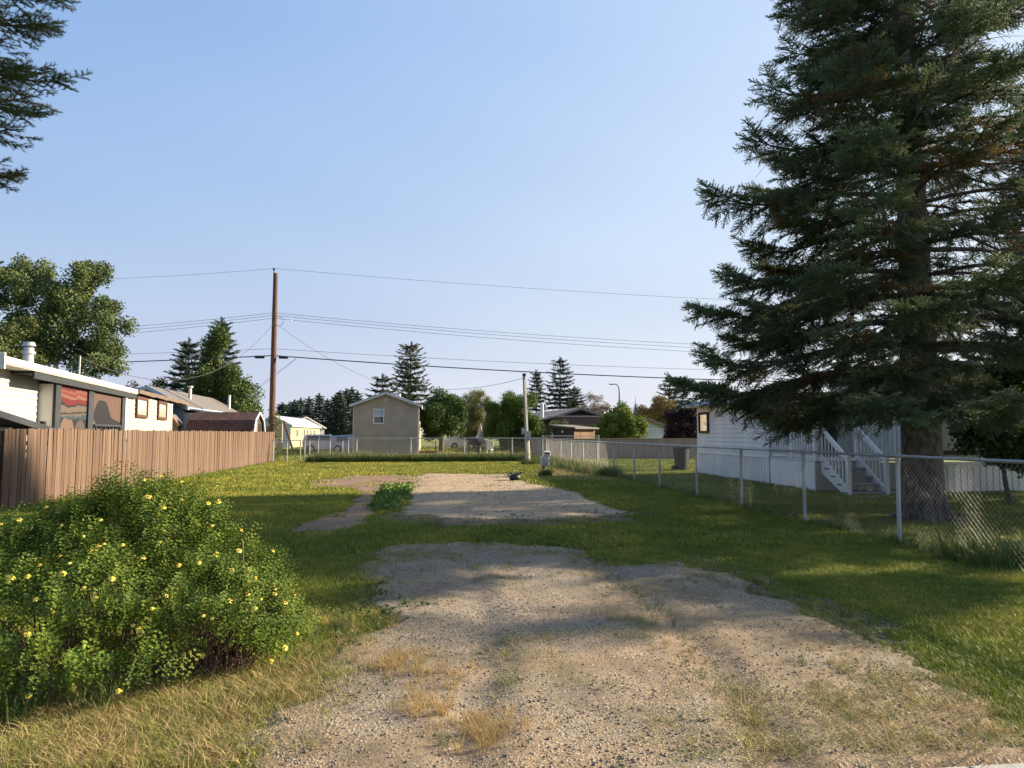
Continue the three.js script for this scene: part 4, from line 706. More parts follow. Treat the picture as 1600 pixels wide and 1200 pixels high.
function conifer(o) {          // o: name,label,x,z,H,R(h01) radius profile, y0, whorls, per, geo list, s, col, droop, bare, step
  const r = rng(o.seed), t = thing(o.name, o.label, 'tree', [o.x, 0, o.z], 0, o.group), im = [], m = new THREE.Matrix4(), limbs = [], dead = [];
  const sway = o.sway || 0;
  part('trunk', limbTube([V(0, -0.3, 0), V(sway * 0.3, o.H * 0.33, 0), V(sway, o.H * 0.7, 0), V(sway, o.H, 0)], o.tr, 0.03, o.detail ? 22 : 8, o.detail ? 40 : 8, o.detail ? 0.045 : 0), o.bark || MAT.sprBark, t);
  if (o.flare) part('root_flare', Array.from({ length: 7 }, (_, i) => { const a = i * 0.9 + r() * 0.4; return limbTube([V(Math.cos(a) * 0.18, 0.7, Math.sin(a) * 0.18), V(Math.cos(a) * 0.36, 0.18, Math.sin(a) * 0.36), V(Math.cos(a) * 0.7, -0.1, Math.sin(a) * 0.7)], 0.14, 0.06, 7, 6, 0.08); }), o.bark || MAT.sprBark, t);
  const add = (p, dir, s, c, roll = 0.5) => {
    const x = dir.clone().normalize(), y0 = Math.abs(x.y) > 0.95 ? V(1, 0, 0) : V(0, 1, 0), z = x.clone().cross(y0).normalize(), y = z.clone().cross(x), mm = new THREE.Matrix4().makeBasis(x, y, z), ro = new THREE.Matrix4().makeRotationX((r() - 0.5) * 2 * roll);
    mm.multiply(ro).scale(V(s, s, s)).setPosition(p); im.push([mm, c]);
  };
  for (let w = 0; w < o.whorls; w++) {
    const f = w / o.whorls, y = o.y0 + (o.H - o.y0) * Math.pow(f, o.pow || 1), Rw = o.R(y), n = o.per, tx = sway * Math.min(1, y / o.H / 0.7);
    if (y > o.H * 0.985) continue;
    for (let b = 0; b < n; b++) {
      const a = (b + 0.5 * (w % 2) + (r() - 0.5) * 0.8) / n * 6.283, L = Rw * (0.72 + 0.42 * r()) * (o.dirR ? o.dirR(a, y) : 1), yy = y + (r() - 0.5) * 0.45 * (o.H - o.y0) / o.whorls;
      if (L < 0.15) { continue; }
      const rise = o.rise ? o.rise(f) : 0.12, dr = o.droop * L * (1 - f), dx = Math.cos(a), dz = Math.sin(a);
      const p0 = V(tx, yy, 0), p1 = V(tx + dx * L * 0.4, yy + rise * L * 0.4 - dr * 0.35, dz * L * 0.4), p2 = V(tx + dx * L * 0.78, yy + rise * L * 0.6 - dr * 0.95, dz * L * 0.78), p3 = V(tx + dx * L, yy + rise * L * 0.75 - dr * (0.95 - (o.tipUp || 0.1)), dz * L);
      const cv = new THREE.CatmullRomCurve3([p0, p1, p2, p3]); limbs.push(limbTube([p0, p1, p2, p3], Math.min(o.tr * 0.3, 0.012 * L + (o.detail ? 0.012 : 0.02)), 0.006, o.detail ? 6 : 4, o.detail ? 10 : 4));
      const gap = o.gap ? o.gap(a, yy, r) : 1, steps = Math.max(3, Math.ceil(L * (1 - o.bare) / o.step)); if (gap === 0) { limbs.pop(); continue; }
      for (let i = 0; i < steps; i++) {
        const tt = o.bare + (1 - o.bare) * (i + r() * 0.6) / steps; if (r() > gap * (tt < o.bare + 0.15 ? 0.6 : 1)) continue;
        const p = cv.getPoint(Math.min(1, tt)), tg = cv.getTangent(Math.min(1, tt)), side = V(-tg.z, 0, tg.x).normalize();
        const c = o.col(tt, yy, r, a), wd = (1 - tt) * 0.75 + 0.35;
        if (o.sub) { for (const k of [-1, 1]) {
          const d = tg.clone().multiplyScalar(0.7 + 0.3 * r()).addScaledVector(side, k * (0.8 + 0.3 * r())); d.y += (r() - 0.5) * 0.55; d.normalize();
          const Ls = ((1 - tt) * 0.42 * L + 0.34) * (0.6 + 0.6 * r()), ns = Math.max(1, Math.round(Ls / 0.27)), pp = p.clone();
          for (let j = 0; j < ns; j++) { add(pp, d, o.s * (0.62 + 0.4 * r()) * (1 - 0.25 * j / ns), c); if (r() < o.hang * 0.35) { const hd = d.clone().multiplyScalar(0.45); hd.y -= 0.9; add(pp, hd, o.s * (0.35 + 0.4 * r()), c, 3); } pp.addScaledVector(d, 0.27); d.y -= 0.1 * o.hang; d.x += (r() - 0.5) * 0.3; d.z += (r() - 0.5) * 0.3; d.normalize(); }
        } } else for (const k of [-1, 1]) { const d = tg.clone().multiplyScalar(0.75).addScaledVector(side, k * (0.75 + 0.3 * r())); d.y += -0.28 * o.hang + (r() - 0.45) * 0.35; add(p, d, o.s * wd * (0.75 + 0.5 * r()) * Math.min(1.15, 0.5 + L * 0.3), c); }
        if (o.hang > 0.5 && r() < 0.55) { const d = V((r() - 0.5) * 0.9, -1, (r() - 0.5) * 0.9).addScaledVector(tg, 0.5); add(p, d, o.s * 0.6 * (0.6 + 0.5 * r()), o.col(tt * 0.7, yy, r, a), 3); }
      }
      add(cv.getPoint(0.97), cv.getTangent(0.97), o.s * 0.7, o.col(1, yy, r, a));
      if (o.twigs) for (let k = 0; k < o.twigs; k++) { const tt = 0.12 + 0.6 * r(), p = cv.getPoint(tt), q = p.clone().add(V((r() - 0.5) * 0.9 + dx * 0.35, -0.15 - 0.4 * r(), (r() - 0.5) * 0.9 + dz * 0.35)); dead.push(limbTube([p, p.clone().lerp(q, 0.5).add(V(0, 0.06, 0)), q], 0.008, 0.003, 3, 3)); }
    }
  }
  if (o.top !== false) for (let i = 0; i < 8; i++) { const y = o.H * (0.94 + 0.008 * i); add(V(sway, y, 0), V((r() - 0.5), 0.7, (r() - 0.5)), o.s * 0.5, o.col(1, y, r, 0)); }
  part('limbs', limbs, o.bark || MAT.sprBark, t).userData.kind = 'stuff';
  if (dead.length) part('dead_twigs', dead, M(0.14, 0.115, 0.095), t).userData.kind = 'stuff';
  const per = o.geo.map(() => []); im.forEach((e, i) => per[i % o.geo.length].push(e));
  per.forEach((list, k) => { const c = new THREE.InstancedMesh(o.geo[k], o.needle || NEEDLE, list.length); list.forEach(([mm, col], i) => { c.setMatrixAt(i, mm); c.setColorAt(i, col); }); c.name = 'crown'; c.userData.kind = 'stuff'; t.add(shadowed(c)); });
  return t;
}
const spruceCol = (k, far) => (tt, y, r) => { const v = (0.75 + 0.5 * r()) * k, tip = Math.max(0, tt - 0.6); return lin((0.028 + 0.03 * tip) * v, (0.055 + 0.06 * tip) * v, (0.030 + 0.03 * tip) * v); };

// the big spruce at the right
conifer({ name: 'spruce_tree', label: 'huge dark spruce with thick bare trunk and drooping lower branches on the right', x: 9.05, z: -12.1, H: 16.5, tr: 0.37, seed: 71, y0: 2.35, whorls: 31, per: 7, pow: 1.0, sub: true,
  R: y => y < 3.4 ? 3.75 + (y - 2.3) * 0.35 : y < 9 ? 3.93 - (y - 3.4) * 0.235 : 2.6 * (1 - (y - 9) / 7.6), dirR: a => Math.sin(a) > 0 ? 1 - 0.22 * Math.sin(a) : 1, droop: 0.19, rise: f => 0.06 + 0.5 * f, tipUp: 0.25, bare: 0.22, step: 0.185, s: 0.56, hang: 0.9, geo: SP.near, needle: NEEDLE_NEAR, detail: true, flare: true, twigs: 22,
  gap: (a, y, r) => { const right = Math.cos(a) > 0.15 && y > 3.4 && y < 8; if (y < 3.1 && Math.cos(a) > 0.1) return 0; return right ? 0.38 : y > 6 ? (Math.cos(a) > 0 ? 0.66 : 0.8) : Math.sin(a) > 0.3 ? (y < 4.6 ? 0.92 : 0.68) : 0.93; },
  col: (tt, y, r, a) => { const v = 0.72 + 0.55 * r(), tip = Math.max(0, tt - 0.55), dry = r() < (Math.cos(a) > 0.2 ? 0.16 : 0.05) ? 1 : 0; return dry ? lin(0.22 * v, 0.14 * v, 0.05 * v) : lin((0.125 + 0.10 * tip) * v, (0.165 + 0.13 * tip) * v, (0.08 + 0.05 * tip) * v); } });
// near pine whose branches hang in at the top left
conifer({ name: 'pine_tree', label: 'near dark pine whose branches hang into the top left corner', x: -6.35, z: -8.6, H: 13, tr: 0.22, seed: 72, y0: 4.3, whorls: 26, per: 7, sub: true, R: y => y < 6.4 ? 0.8 + (y - 3.7) * 0.40 : 1.9 - (y - 6.4) * 0.25, droop: 0.05, rise: f => 0.3, tipUp: 0.5, bare: 0.3, step: 0.15, s: 0.33, hang: 0.1, needle: NEEDLE_NEAR, geo: SP.tuft, detail: true, col: (tt, y, r) => { const v = 0.7 + 0.6 * r(); return r() < 0.06 ? lin(0.26 * v, 0.2 * v, 0.05 * v) : lin(0.10 * v, 0.135 * v, 0.04 * v); } });
// mid and far conifers
const farC = (name, label, px, top, Z, Rm, o = {}) => { const q = atZ(px, top, Z); return conifer({ name, label, x: q.x, z: -Z, H: q.y, tr: 0.16, seed: Math.round(px * 7 + top), y0: o.y0 || 0.6, whorls: o.whorls || 18, per: o.per || 7, R: o.R || (y => Rm * (0.12 + 1.0 * Math.pow(1 - y / q.y, 0.8))), droop: 0.2, rise: o.rise || (f => 0.1 + 0.3 * f), bare: 0.08, step: o.step || 0.34, s: o.s || 0.75, hang: 0.6, geo: [SP.far], col: o.col || spruceCol(1.0), group: o.group, gap: o.gap, sway: o.sway }); };
farC('spruce_tree', 'dark spruce left of the light birch, beyond the blue roof', 296, 533, 58, 2.7);
farC('spruce_tree', 'pointed dark spruce rising behind the light birch', 347, 499, 61, 2.3, { whorls: 22 });
const pineCol = (tt, y, r) => { const v = 0.7 + 0.6 * r(); return lin(0.062 * v, 0.085 * v, 0.032 * v); };
{ const q = atZ(640, 537, 72); farC('pine_tree', 'tall open pine rising behind the beige house roof', 642, 537, 72, 3, { y0: 3, whorls: 17, per: 7, s: 0.72, step: 0.36, rise: () => 0.45, R: y => y > 6.4 ? 1.65 * Math.pow(Math.max(0, 1 - (y - 6.4) / (q.y - 6.2)), 0.5) + 0.1 : 2.0, col: pineCol, gap: (a, y, r) => 0.75 }); }
{ const q = atZ(598, 590, 70); farC('pine_tree', 'short bushy pine top at the left of the tall pine', 598, 588, 70, 2.3, { y0: 2, whorls: 10, R: y => 2.3 * Math.pow(Math.max(0, 1 - y / (q.y + 0.4)), 0.5), col: pineCol }); }
farC('spruce_tree', 'narrower dark spruce behind the small metal pole', 838, 580, 95, 2.0, { whorls: 18 });
farC('spruce_tree', 'taller sparse dark spruce above the brown fascia roof', 875, 560, 92, 3.3, { whorls: 20, gap: () => 0.75 });
farC('spruce_tree', 'smaller dark spruce leaning against the right side of the taller one', 898, 606, 94, 2.6);
farC('pine_tree', 'grey green pine beside the big spruce branch tips', 1046, 597, 78, 3.2, { whorls: 14, col: (tt, y, r) => { const v = 0.7 + 0.6 * r(); return lin(0.11 * v, 0.13 * v, 0.075 * v); }, gap: () => 0.8 });
[[441, 640], [452, 641], [460, 636], [470, 633], [483, 631], [499, 626], [512, 634], [524, 628], [531, 621], [541, 618], [550, 616], [559, 622]].forEach(([px, top], i) => farC('spruce_tree', (i ? ['', 'second', 'third', 'fourth', 'fifth', 'sixth', 'seventh', 'eighth', 'ninth', 'tenth', 'eleventh', 'twelfth'][i] + ' from the left' : 'leftmost') + ' in the far row of dark spruces left of the beige house', px, top - 9, 118 + (i * 7) % 11, 1.55, { group: 'far row of spruces', whorls: 18, per: 6, step: 0.45, s: 0.9 }));
// broadleaf trees
const at0 = (px, Z) => atZ(px, 678, Z).x;
broadleaf({ name: 'aspen_tree', label: 'big leafy aspen with pale trunk behind the left house', seed: 11, x: at0(82, 47), z: -47, h: 8.0, tr: 0.17, bark: MAT.paleBark, n: 2500, s: 0.88, geo: LG.small, col: [0.12, 0.16, 0.052],
  blobs: [[-2.6, 10.6, 0, 1.8, 2.2, 1.8], [-0.4, 9.4, 0.5, 1.9, 2.4, 1.9], [1.7, 10.2, 0, 1.5, 2.2, 1.5], [-2.9, 7.4, 0, 2.0, 1.8, 1.8], [0.2, 7.0, 0, 2.1, 1.6, 2.0], [2.9, 7.8, 0, 1.5, 1.5, 1.4], [2.6, 5.9, 0.5, 1.7, 0.8, 1.4], [-1.2, 11.6, 0, 0.9, 0.9, 0.9], [3.0, 9.4, 0, 0.9, 0.8, 0.9], [1.4, 11.6, 0, 0.9, 1.0, 0.9]] });
broadleaf({ name: 'leafy_tree', label: 'yellower leafy tree cut by the left edge in front of the aspen', seed: 12, x: at0(15, 38), z: -38, h: 3.5, tr: 0.12, n: 700, s: 0.8, col: [0.10, 0.125, 0.035], blobs: [[-0.4, 5.6, 0, 1.6, 1.9, 1.5], [0.6, 4.6, 0, 1.2, 1.4, 1.2]] });
broadleaf({ name: 'birch_tree', label: 'light green birch in front of the two dark spruces', seed: 13, x: at0(342, 55), z: -55, h: 5, tr: 0.11, bark: MAT.paleBark, n: 1500, s: 0.85, geo: LG.small, col: [0.105, 0.15, 0.035], blobs: [[0, 6.6, 0, 1.2, 2.4, 1.2], [0.7, 5.6, 0, 1.3, 2.0, 1.2], [-0.9, 5.0, 0, 1.3, 2.0, 1.2], [1.3, 3.8, 0, 1.4, 1.6, 1.2], [2.3, 3.2, 0, 1.0, 1.0, 0.9], [-0.3, 8.4, 0, 0.7, 1.0, 0.7]] });
broadleaf({ name: 'leafy_bush', label: 'yellow green treetop showing over the cream room roof', seed: 14, cat: 'tree', x: at0(238, 58), z: -58, h: 3.5, tr: 0.1, n: 500, s: 0.8, col: [0.19, 0.20, 0.04], blobs: [[0, 4.4, 0, 1.8, 1.3, 1.5], [1.2, 4.0, 0, 1.2, 1.0, 1.2], [-1.2, 4.2, 0, 1.1, 1.0, 1]] });
broadleaf({ name: 'maple_tree', label: 'dense round green tree right of the beige house', seed: 15, x: at0(690, 60), z: -60, h: 1.9, tr: 0.24, n: 2100, s: 0.8, geo: LG.small, col: [0.062, 0.115, 0.022], blobs: [[0, 3.4, 0, 1.95, 1.9, 1.9], [-0.7, 2.6, 0.3, 1.4, 1.2, 1.4], [0.8, 2.7, 0.2, 1.3, 1.3, 1.3], [0.1, 4.5, 0, 1.0, 0.9, 1.0]] });
broadleaf({ name: 'willow_tree', label: 'pale yellow green willow between the two dense green trees', seed: 16, x: at0(742, 72), z: -72, h: 2.6, tr: 0.22, n: 1300, s: 0.85, geo: LG.fine, col: [0.21, 0.215, 0.065], blobs: [[-0.8, 3.8, 0, 1.4, 1.9, 1.4], [0.9, 4.2, 0, 1.4, 1.6, 1.4], [1.6, 3.0, 0, 1.2, 1.6, 1.2], [0, 2.6, 0, 1.8, 1.4, 1.5]] });
broadleaf({ name: 'caragana_tree', label: 'bright green bushy tree behind the small metal pole', seed: 17, x: at0(800, 51), z: -51, h: 1.6, tr: 0.14, n: 2500, s: 0.75, geo: LG.fine, col: [0.105, 0.16, 0.025], blobs: [[0.1, 3.0, 0, 2.0, 1.6, 1.7], [0.2, 4.0, 0, 1.3, 1.2, 1.2], [1.1, 3.1, 0.3, 1.4, 1.3, 1.3], [-1.0, 2.2, 0, 1.2, 1.5, 1.2], [0.8, 1.5, 0, 1.6, 1.2, 1.3]] });
broadleaf({ name: 'ash_tree', label: 'pale lime tree between the brown shed and the white garage', seed: 18, x: at0(966, 54), z: -54, h: 1.6, tr: 0.12, n: 1300, s: 0.75, geo: LG.small, col: [0.20, 0.255, 0.045], blobs: [[0.2, 2.9, 0, 0.9, 0.9, 0.9], [-0.9, 2.2, 0.2, 0.9, 0.9, 1], [1.2, 2.1, 0.2, 0.8, 1.0, 1], [0.2, 1.5, 0, 1.1, 0.9, 1], [-0.6, 3.0, 0, 0.6, 0.5, 0.6]] });
broadleaf({ name: 'young_tree', label: 'small leafy sapling in front of the white wall of the brown fascia house', seed: 19, x: at0(878, 56), z: -56, h: 1.4, tr: 0.06, n: 260, s: 0.6, col: [0.13, 0.17, 0.05], blobs: [[0, 2.0, 0, 0.9, 0.7, 0.7], [0.2, 1.3, 0, 0.8, 0.7, 0.7]] });
broadleaf({ name: 'ash_tree', label: 'orange tinged tree behind the white garage roof', seed: 20, x: at0(1030, 64), z: -64, h: 2.5, tr: 0.12, n: 900, s: 0.8, col: [0.24, 0.18, 0.06], blobs: [[0, 3.9, 0, 1.6, 1.1, 1.2], [-1.4, 3.0, 0, 1.5, 0.9, 1.2], [1.2, 3.2, 0, 1.3, 1.0, 1.2]] });
broadleaf({ name: 'plum_tree', label: 'dark purple leaved tree between the garage and the white trailer', seed: 21, x: at0(1070, 50), z: -50, h: 1.6, tr: 0.1, n: 1000, s: 0.7, col: [0.045, 0.02, 0.025], blobs: [[0, 2.4, 0, 1.2, 1.2, 1.1], [0.6, 1.6, 0, 1.0, 1.2, 1.0], [-0.8, 1.5, 0, 0.7, 0.8, 0.8], [0.3, 3.2, 0, 0.8, 0.6, 0.8]] });
broadleaf({ name: 'bare_tree', label: 'thin twiggy tree beside the slanting street lamp', seed: 22, x: at0(935, 80), z: -80, h: 3, tr: 0.1, n: 260, s: 0.7, col: [0.24, 0.19, 0.12], blobs: [[0, 4.6, 0, 2.0, 1.4, 1.5], [-1.4, 4, 0, 1.4, 1, 1]] });
broadleaf({ name: 'lilac_shrub', label: 'dark lilac shrub before the cream trailer at the right edge', cat: 'shrub', seed: 23, x: 13.3, z: -14.9, h: 1.0, tr: 0.06, n: 3400, s: 0.42, geo: LG.mid, col: [0.075, 0.115, 0.035], blobs: [[-0.2, 1.9, 0, 1.15, 0.75, 0.9], [0.5, 2.6, 0, 0.9, 0.8, 0.8], [-0.4, 2.5, 0.1, 0.8, 0.7, 0.7], [1.2, 1.8, 0, 0.8, 0.9, 0.8], [-0.75, 1.7, 0.2, 0.5, 0.5, 0.5], [0.3, 1.15, 0.1, 0.8, 0.35, 0.6]] });
[[-34, 75], [-28, 82], [-60, 110], [24, 85], [33, 80], [45, 100], [-45, 140], [4, 150], [14, 160], [-6, 170], [28, 150]].forEach(([x, z], i) => broadleaf({ name: 'distant_tree', label: 'distant green tree on the skyline behind the houses', group: 'distant trees on the skyline', seed: 60 + i, x, z: -z, h: 2.4, tr: 0.2, n: 420, s: 1.5, geo: LG.mid, col: [0.07, 0.095, 0.035], blobs: [[0, 3.2, 0, 2.6, 1.6, 2], [1.6, 2.4, 0, 1.8, 1.5, 1.6], [-1.8, 2.2, 0, 1.8, 1.4, 1.6]] }));
// two trees outside the frame on the right whose shadows cross the lot
conifer({ name: 'spruce_tree', label: 'second dark spruce just past the right edge beside the huge one', x: 20.6, z: -20.0, H: 15, tr: 0.27, seed: 74, y0: 2.4, whorls: 24, per: 6, sub: true, R: y => 3.9 * Math.pow(Math.max(0, 1 - y / 15), 0.8), droop: 0.22, rise: f => 0.06 + 0.4 * f, tipUp: 0.2, bare: 0.2, step: 0.26, s: 0.7, hang: 0.8, geo: SP.near, detail: true, twigs: 8, gap: () => 0.8, col: spruceCol(1.3) });
conifer({ name: 'spruce_tree', label: 'third dark spruce standing off to the right nearer the camera', x: 17.6, z: -13.8, H: 15, tr: 0.25, seed: 75, y0: 2.6, whorls: 22, per: 6, R: y => 2.3 * Math.pow(Math.max(0, 1 - y / 15.6), 0.7), droop: 0.22, rise: f => 0.06 + 0.4 * f, tipUp: 0.2, bare: 0.15, step: 0.3, s: 0.9, hang: 0.8, geo: SP.near, gap: () => 0.8, col: spruceCol(1.3) });
broadleaf({ name: 'shade_tree', label: 'smaller broad tree off to the right shading the gravel drive', seed: 32, x: 14.0, z: -9.3, h: 2.2, tr: 0.12, n: 400, s: 0.6, geo: LG.mid, col: [0.06, 0.09, 0.03], blobs: [[0, 3.6, 0, 1.5, 1.5, 1.7], [0.3, 5.05, 0.1, 1.1, 1.25, 1.2], [0.2, 2.6, 1.6, 1.1, 1.2, 0.9], [0.3, 2.8, -1.5, 1, 1.2, 0.9], [0, 1.2, 0.2, 1.2, 0.8, 1.3]] });
broadleaf({ name: 'shade_tree', label: 'tall leafy tree off to the right shading the end of the slat fence', seed: 31, x: 27, z: -24.3, h: 6, tr: 0.28, n: 1300, s: 1.0, geo: LG.mid, col: [0.07, 0.10, 0.03], blobs: [[0, 15.9, 0, 1.0, 1.5, 0.75], [0, 12.8, 0, 1.8, 2.4, 1.2], [0.3, 9.3, 0, 2, 2.6, 1.4]] });

// ------------------------------------------------------------------ flowering shrub in the left foreground
{
  const r = rng(801), S = thing('flowering_shrub', 'wide leafy shrub dotted with small yellow flowers in the left foreground', 'shrub', [-2.35, 0, -5.35]);
  // mounds: px, depth Z, top height, rx, rz (surveyed)
  const md = [[225, 5.75, 1.24, 0.62, 0.6], [110, 5.5, 1.0, 0.6, 0.55], [320, 5.6, 0.94, 0.40, 0.5], [-40, 5.5, 0.95, 0.75, 0.6], [383, 5.45, 0.74, 0.3, 0.42], [165, 4.95, 0.80, 0.62, 0.5], [300, 5.0, 0.74, 0.5, 0.42], [20, 4.95, 0.72, 0.6, 0.5], [385, 5.05, 0.52, 0.3, 0.34], [80, 4.55, 0.48, 0.5, 0.36], [200, 4.6, 0.42, 0.42, 0.3], [262, 5.9, 1.08, 0.38, 0.5], [432, 5.2, 0.40, 0.2, 0.28], [150, 5.9, 1.14, 0.42, 0.45], [200, 5.9, 1.27, 0.3, 0.3]].map(([px, Z, h, rx, rz]) => { const p = atZ(px, 678, Z); return { x: p.x + 2.35, z: -Z + 5.35, h: h * 0.96, rx, rz, cy: h * 0.5, ry: h * 0.44 }; });
  const insideM = (p, k) => md.some((m, i) => i !== k && ((p.x - m.x) / m.rx) ** 2 + ((p.y - m.cy) / m.ry) ** 2 + ((p.z - m.z) / m.rz) ** 2 < 0.62);
  const shoot = (n, len) => { // upright leafy shoot along +y, five fingered leaves as folded diamonds
    const pos = [], q = new THREE.Quaternion(), e = new THREE.Euler();
    for (let i = 0; i < n; i++) {
      const t = 0.15 + 0.85 * i / n, a = i * 2.4 + r(), y = t * len, out = 0.006 + 0.03 * (1.1 - t) * (0.6 + r());
      for (let f = -2; f <= 2; f++) {
        const yaw = a + f * 0.42, pitch = 0.25 + 0.5 * r(), L = (0.0175 - 0.0025 * Math.abs(f)) * (0.8 + 0.5 * r()), w = L * 0.2;
        const d = V(Math.cos(yaw) * Math.cos(pitch), Math.sin(pitch), Math.sin(yaw) * Math.cos(pitch)), s = V(-Math.sin(yaw), 0, Math.cos(yaw)).multiplyScalar(w), b = V(Math.cos(a) * out, y, Math.sin(a) * out), mid = b.clone().addScaledVector(d, L * 0.55), tip = b.clone().addScaledVector(d, L).add(V(0, -L * 0.15, 0));
        for (const v of [b, mid.clone().add(s), tip, b, tip, mid.clone().sub(s)]) pos.push(v.x, v.y, v.z);
      }
    }
    pos.push(-0.0015, 0, 0, 0.0015, 0, 0, 0, len, 0); const g = new THREE.BufferGeometry(); g.setAttribute('position', new THREE.Float32BufferAttribute(pos, 3)); g.computeVertexNormals(); return g;
  };
  const geos = [shoot(19, 0.12), shoot(25, 0.17), shoot(14, 0.085)], list = [[], [], []], surf = [];
  const areas = md.map(m => m.rx * m.rz + m.rx * m.ry + m.rz * m.ry), tot = areas.reduce((a, b) => a + b, 0);
  const m4 = new THREE.Matrix4(), q = new THREE.Quaternion();
  md.forEach((m, k) => {
    for (let i = 0; i < 21000 * areas[k] / tot; i++) {
      const u = V(r() * 2 - 1, r() * 2 - 1, r() * 2 - 1); if (u.lengthSq() > 1) continue; u.normalize(); if (u.y < -0.75) continue;
      const lump = 0.72 + 0.56 * fbm(u.x * 3.1 + k * 9, u.y * 3.1 + u.z * 2.6, 95), rad = lump * (r() < 0.72 ? 0.86 + 0.16 * r() : 0.5 + 0.36 * r());
      const p = V(m.x + u.x * m.rx * rad, m.cy + u.y * m.ry * rad, m.z + u.z * m.rz * rad); if (p.y < 0.04 || insideM(p, k)) continue; if (fbm(p.x * 5 + p.z * 3, p.y * 5 - p.z * 2, 97) < 0.465 && r() < 0.9) continue;
      // thin, bare area low at the right front where twigs show
      const bare = Math.exp(-(((p.x - 0.95) / 0.34) ** 2) - (((p.y - 0.14) / 0.17) ** 2)); if (p.z > -0.25 && r() < bare * 0.93) continue;
      const d = V(u.x * 0.55 + (r() - 0.5) * 0.7, 0.75 + 0.4 * r(), u.z * 0.55 + (r() - 0.5) * 0.7).normalize(); q.setFromUnitVectors(V(0, 1, 0), d); const s = 0.75 + 0.6 * r();
      m4.compose(p, q, V(s, s, s)); list[(r() * 3) | 0].push([m4.clone(), p.y / m.h, rad]); if (u.y > 0.35 && rad > 0.75) for (let e = 0; e < 2; e++) { m4.compose(V(p.x + (r() - 0.5) * 0.16, p.y - 0.02 - 0.09 * r(), p.z + (r() - 0.5) * 0.16), q, V(s, s, s)); list[(r() * 3) | 0].push([m4.clone(), 1, rad]); } if (rad > 0.82) surf.push([p, u, m]);
    }
  });
  const lm = leafMat({ transmission: 0.35 });
  list.forEach((l, k) => { const im = new THREE.InstancedMesh(geos[k], lm, l.length); l.forEach(([m, h], i) => { im.setMatrixAt(i, m); const v = 0.55 + 0.85 * r(), y = Math.pow(r(), 2) * 1.1; im.setColorAt(i, lin((0.12 + 0.085 * y) * v, (0.198 + 0.06 * y) * v, 0.026 * v)); }); im.name = 'foliage'; im.userData.kind = 'stuff'; S.add(shadowed(im)); });
  // woody stems and a few dead twigs
  const st = [], dead = [];
  for (let i = 0; i < 120; i++) { const m = md[(r() * md.length) | 0], a = r() * 6.28, e = V(m.x + Math.cos(a) * m.rx * 0.7 * r(), m.cy + m.ry * (0.2 + 0.6 * r()), m.z + Math.sin(a) * m.rz * 0.7 * r()), b = V(m.x * 0.85 + (r() - 0.5) * 0.3, 0, m.z * 0.85 + (r() - 0.5) * 0.3); st.push(limbTube([b, b.clone().lerp(e, 0.5).add(V((r() - 0.5) * 0.1, 0.1, (r() - 0.5) * 0.1)), e], 0.008, 0.003, 5, 5)); }
  for (let i = 0; i < 170; i++) { const b = V(0.55 + 0.6 * r(), 0.02, -0.1 + 0.6 * r()), e = b.clone().add(V((r() - 0.3) * 0.4, 0.08 + 0.3 * r(), (r() - 0.4) * 0.35)); dead.push(limbTube([b, b.clone().lerp(e, 0.5).add(V((r() - 0.5) * 0.12, 0.05, (r() - 0.5) * 0.12)), e], 0.005, 0.0018, 4, 4)); }
  dead.push(limbTube([V(1.12, 0.05, 0.3), V(1.12, 0.5, 0.33), V(1.1, 0.88, 0.34)], 0.007, 0.004, 5, 5));
  part('stems', st, M(0.12, 0.075, 0.05), S).userData.kind = 'stuff'; part('dead_twigs', dead, M(0.15, 0.09, 0.065), S).userData.kind = 'stuff';
  // flowers, each its own
  const fl = []; for (let k = 0; k < 5; k++) { const s = new THREE.Shape(); s.moveTo(0, 0); s.bezierCurveTo(0.008, 0.002, 0.0125, 0.016, 0, 0.0185); s.bezierCurveTo(-0.0125, 0.016, -0.008, 0.002, 0, 0); fl.push(new THREE.ShapeGeometry(s, 5).rotateX(-0.35).translate(0, 0, 0.001 * (k % 2)).rotateZ(k * 1.2566)); }
  const fg = prep(mergeGeometries(fl.map(prep))), cg = prep(new THREE.SphereGeometry(0.0042, 8, 6)), fm = leafMat({ color: lin(0.86, 0.70, 0.13), transmission: 0.25 }), cm = M(0.62, 0.34, 0.03);
  let n = 0; for (let t = 0; t < 9000 && n < 175; t++) { const [p, u, m] = surf[(r() * surf.length) | 0]; if (u.z < -0.1 && u.y < 0.6) continue; if (fbm(p.x * 3, p.y * 3 + p.z, 7) < 0.40) continue; const f = shared('flower', fg, fm, S); f.position.copy(p).add(u.clone().multiplyScalar(0.06)).add(V(0, 0.07, 0.02)); f.quaternion.setFromUnitVectors(V(0, 0, 1), V(u.x * 0.7 + (r() - 0.5) * 0.8, 0.6 + 0.5 * r(), u.z * 0.5 + 0.45 + (r() - 0.5) * 0.6).normalize()); const s = 0.7 + 0.6 * r(); f.scale.setScalar(s); shared('flower_centre', cg, cm, f).position.z = 0.004; n++; }
}

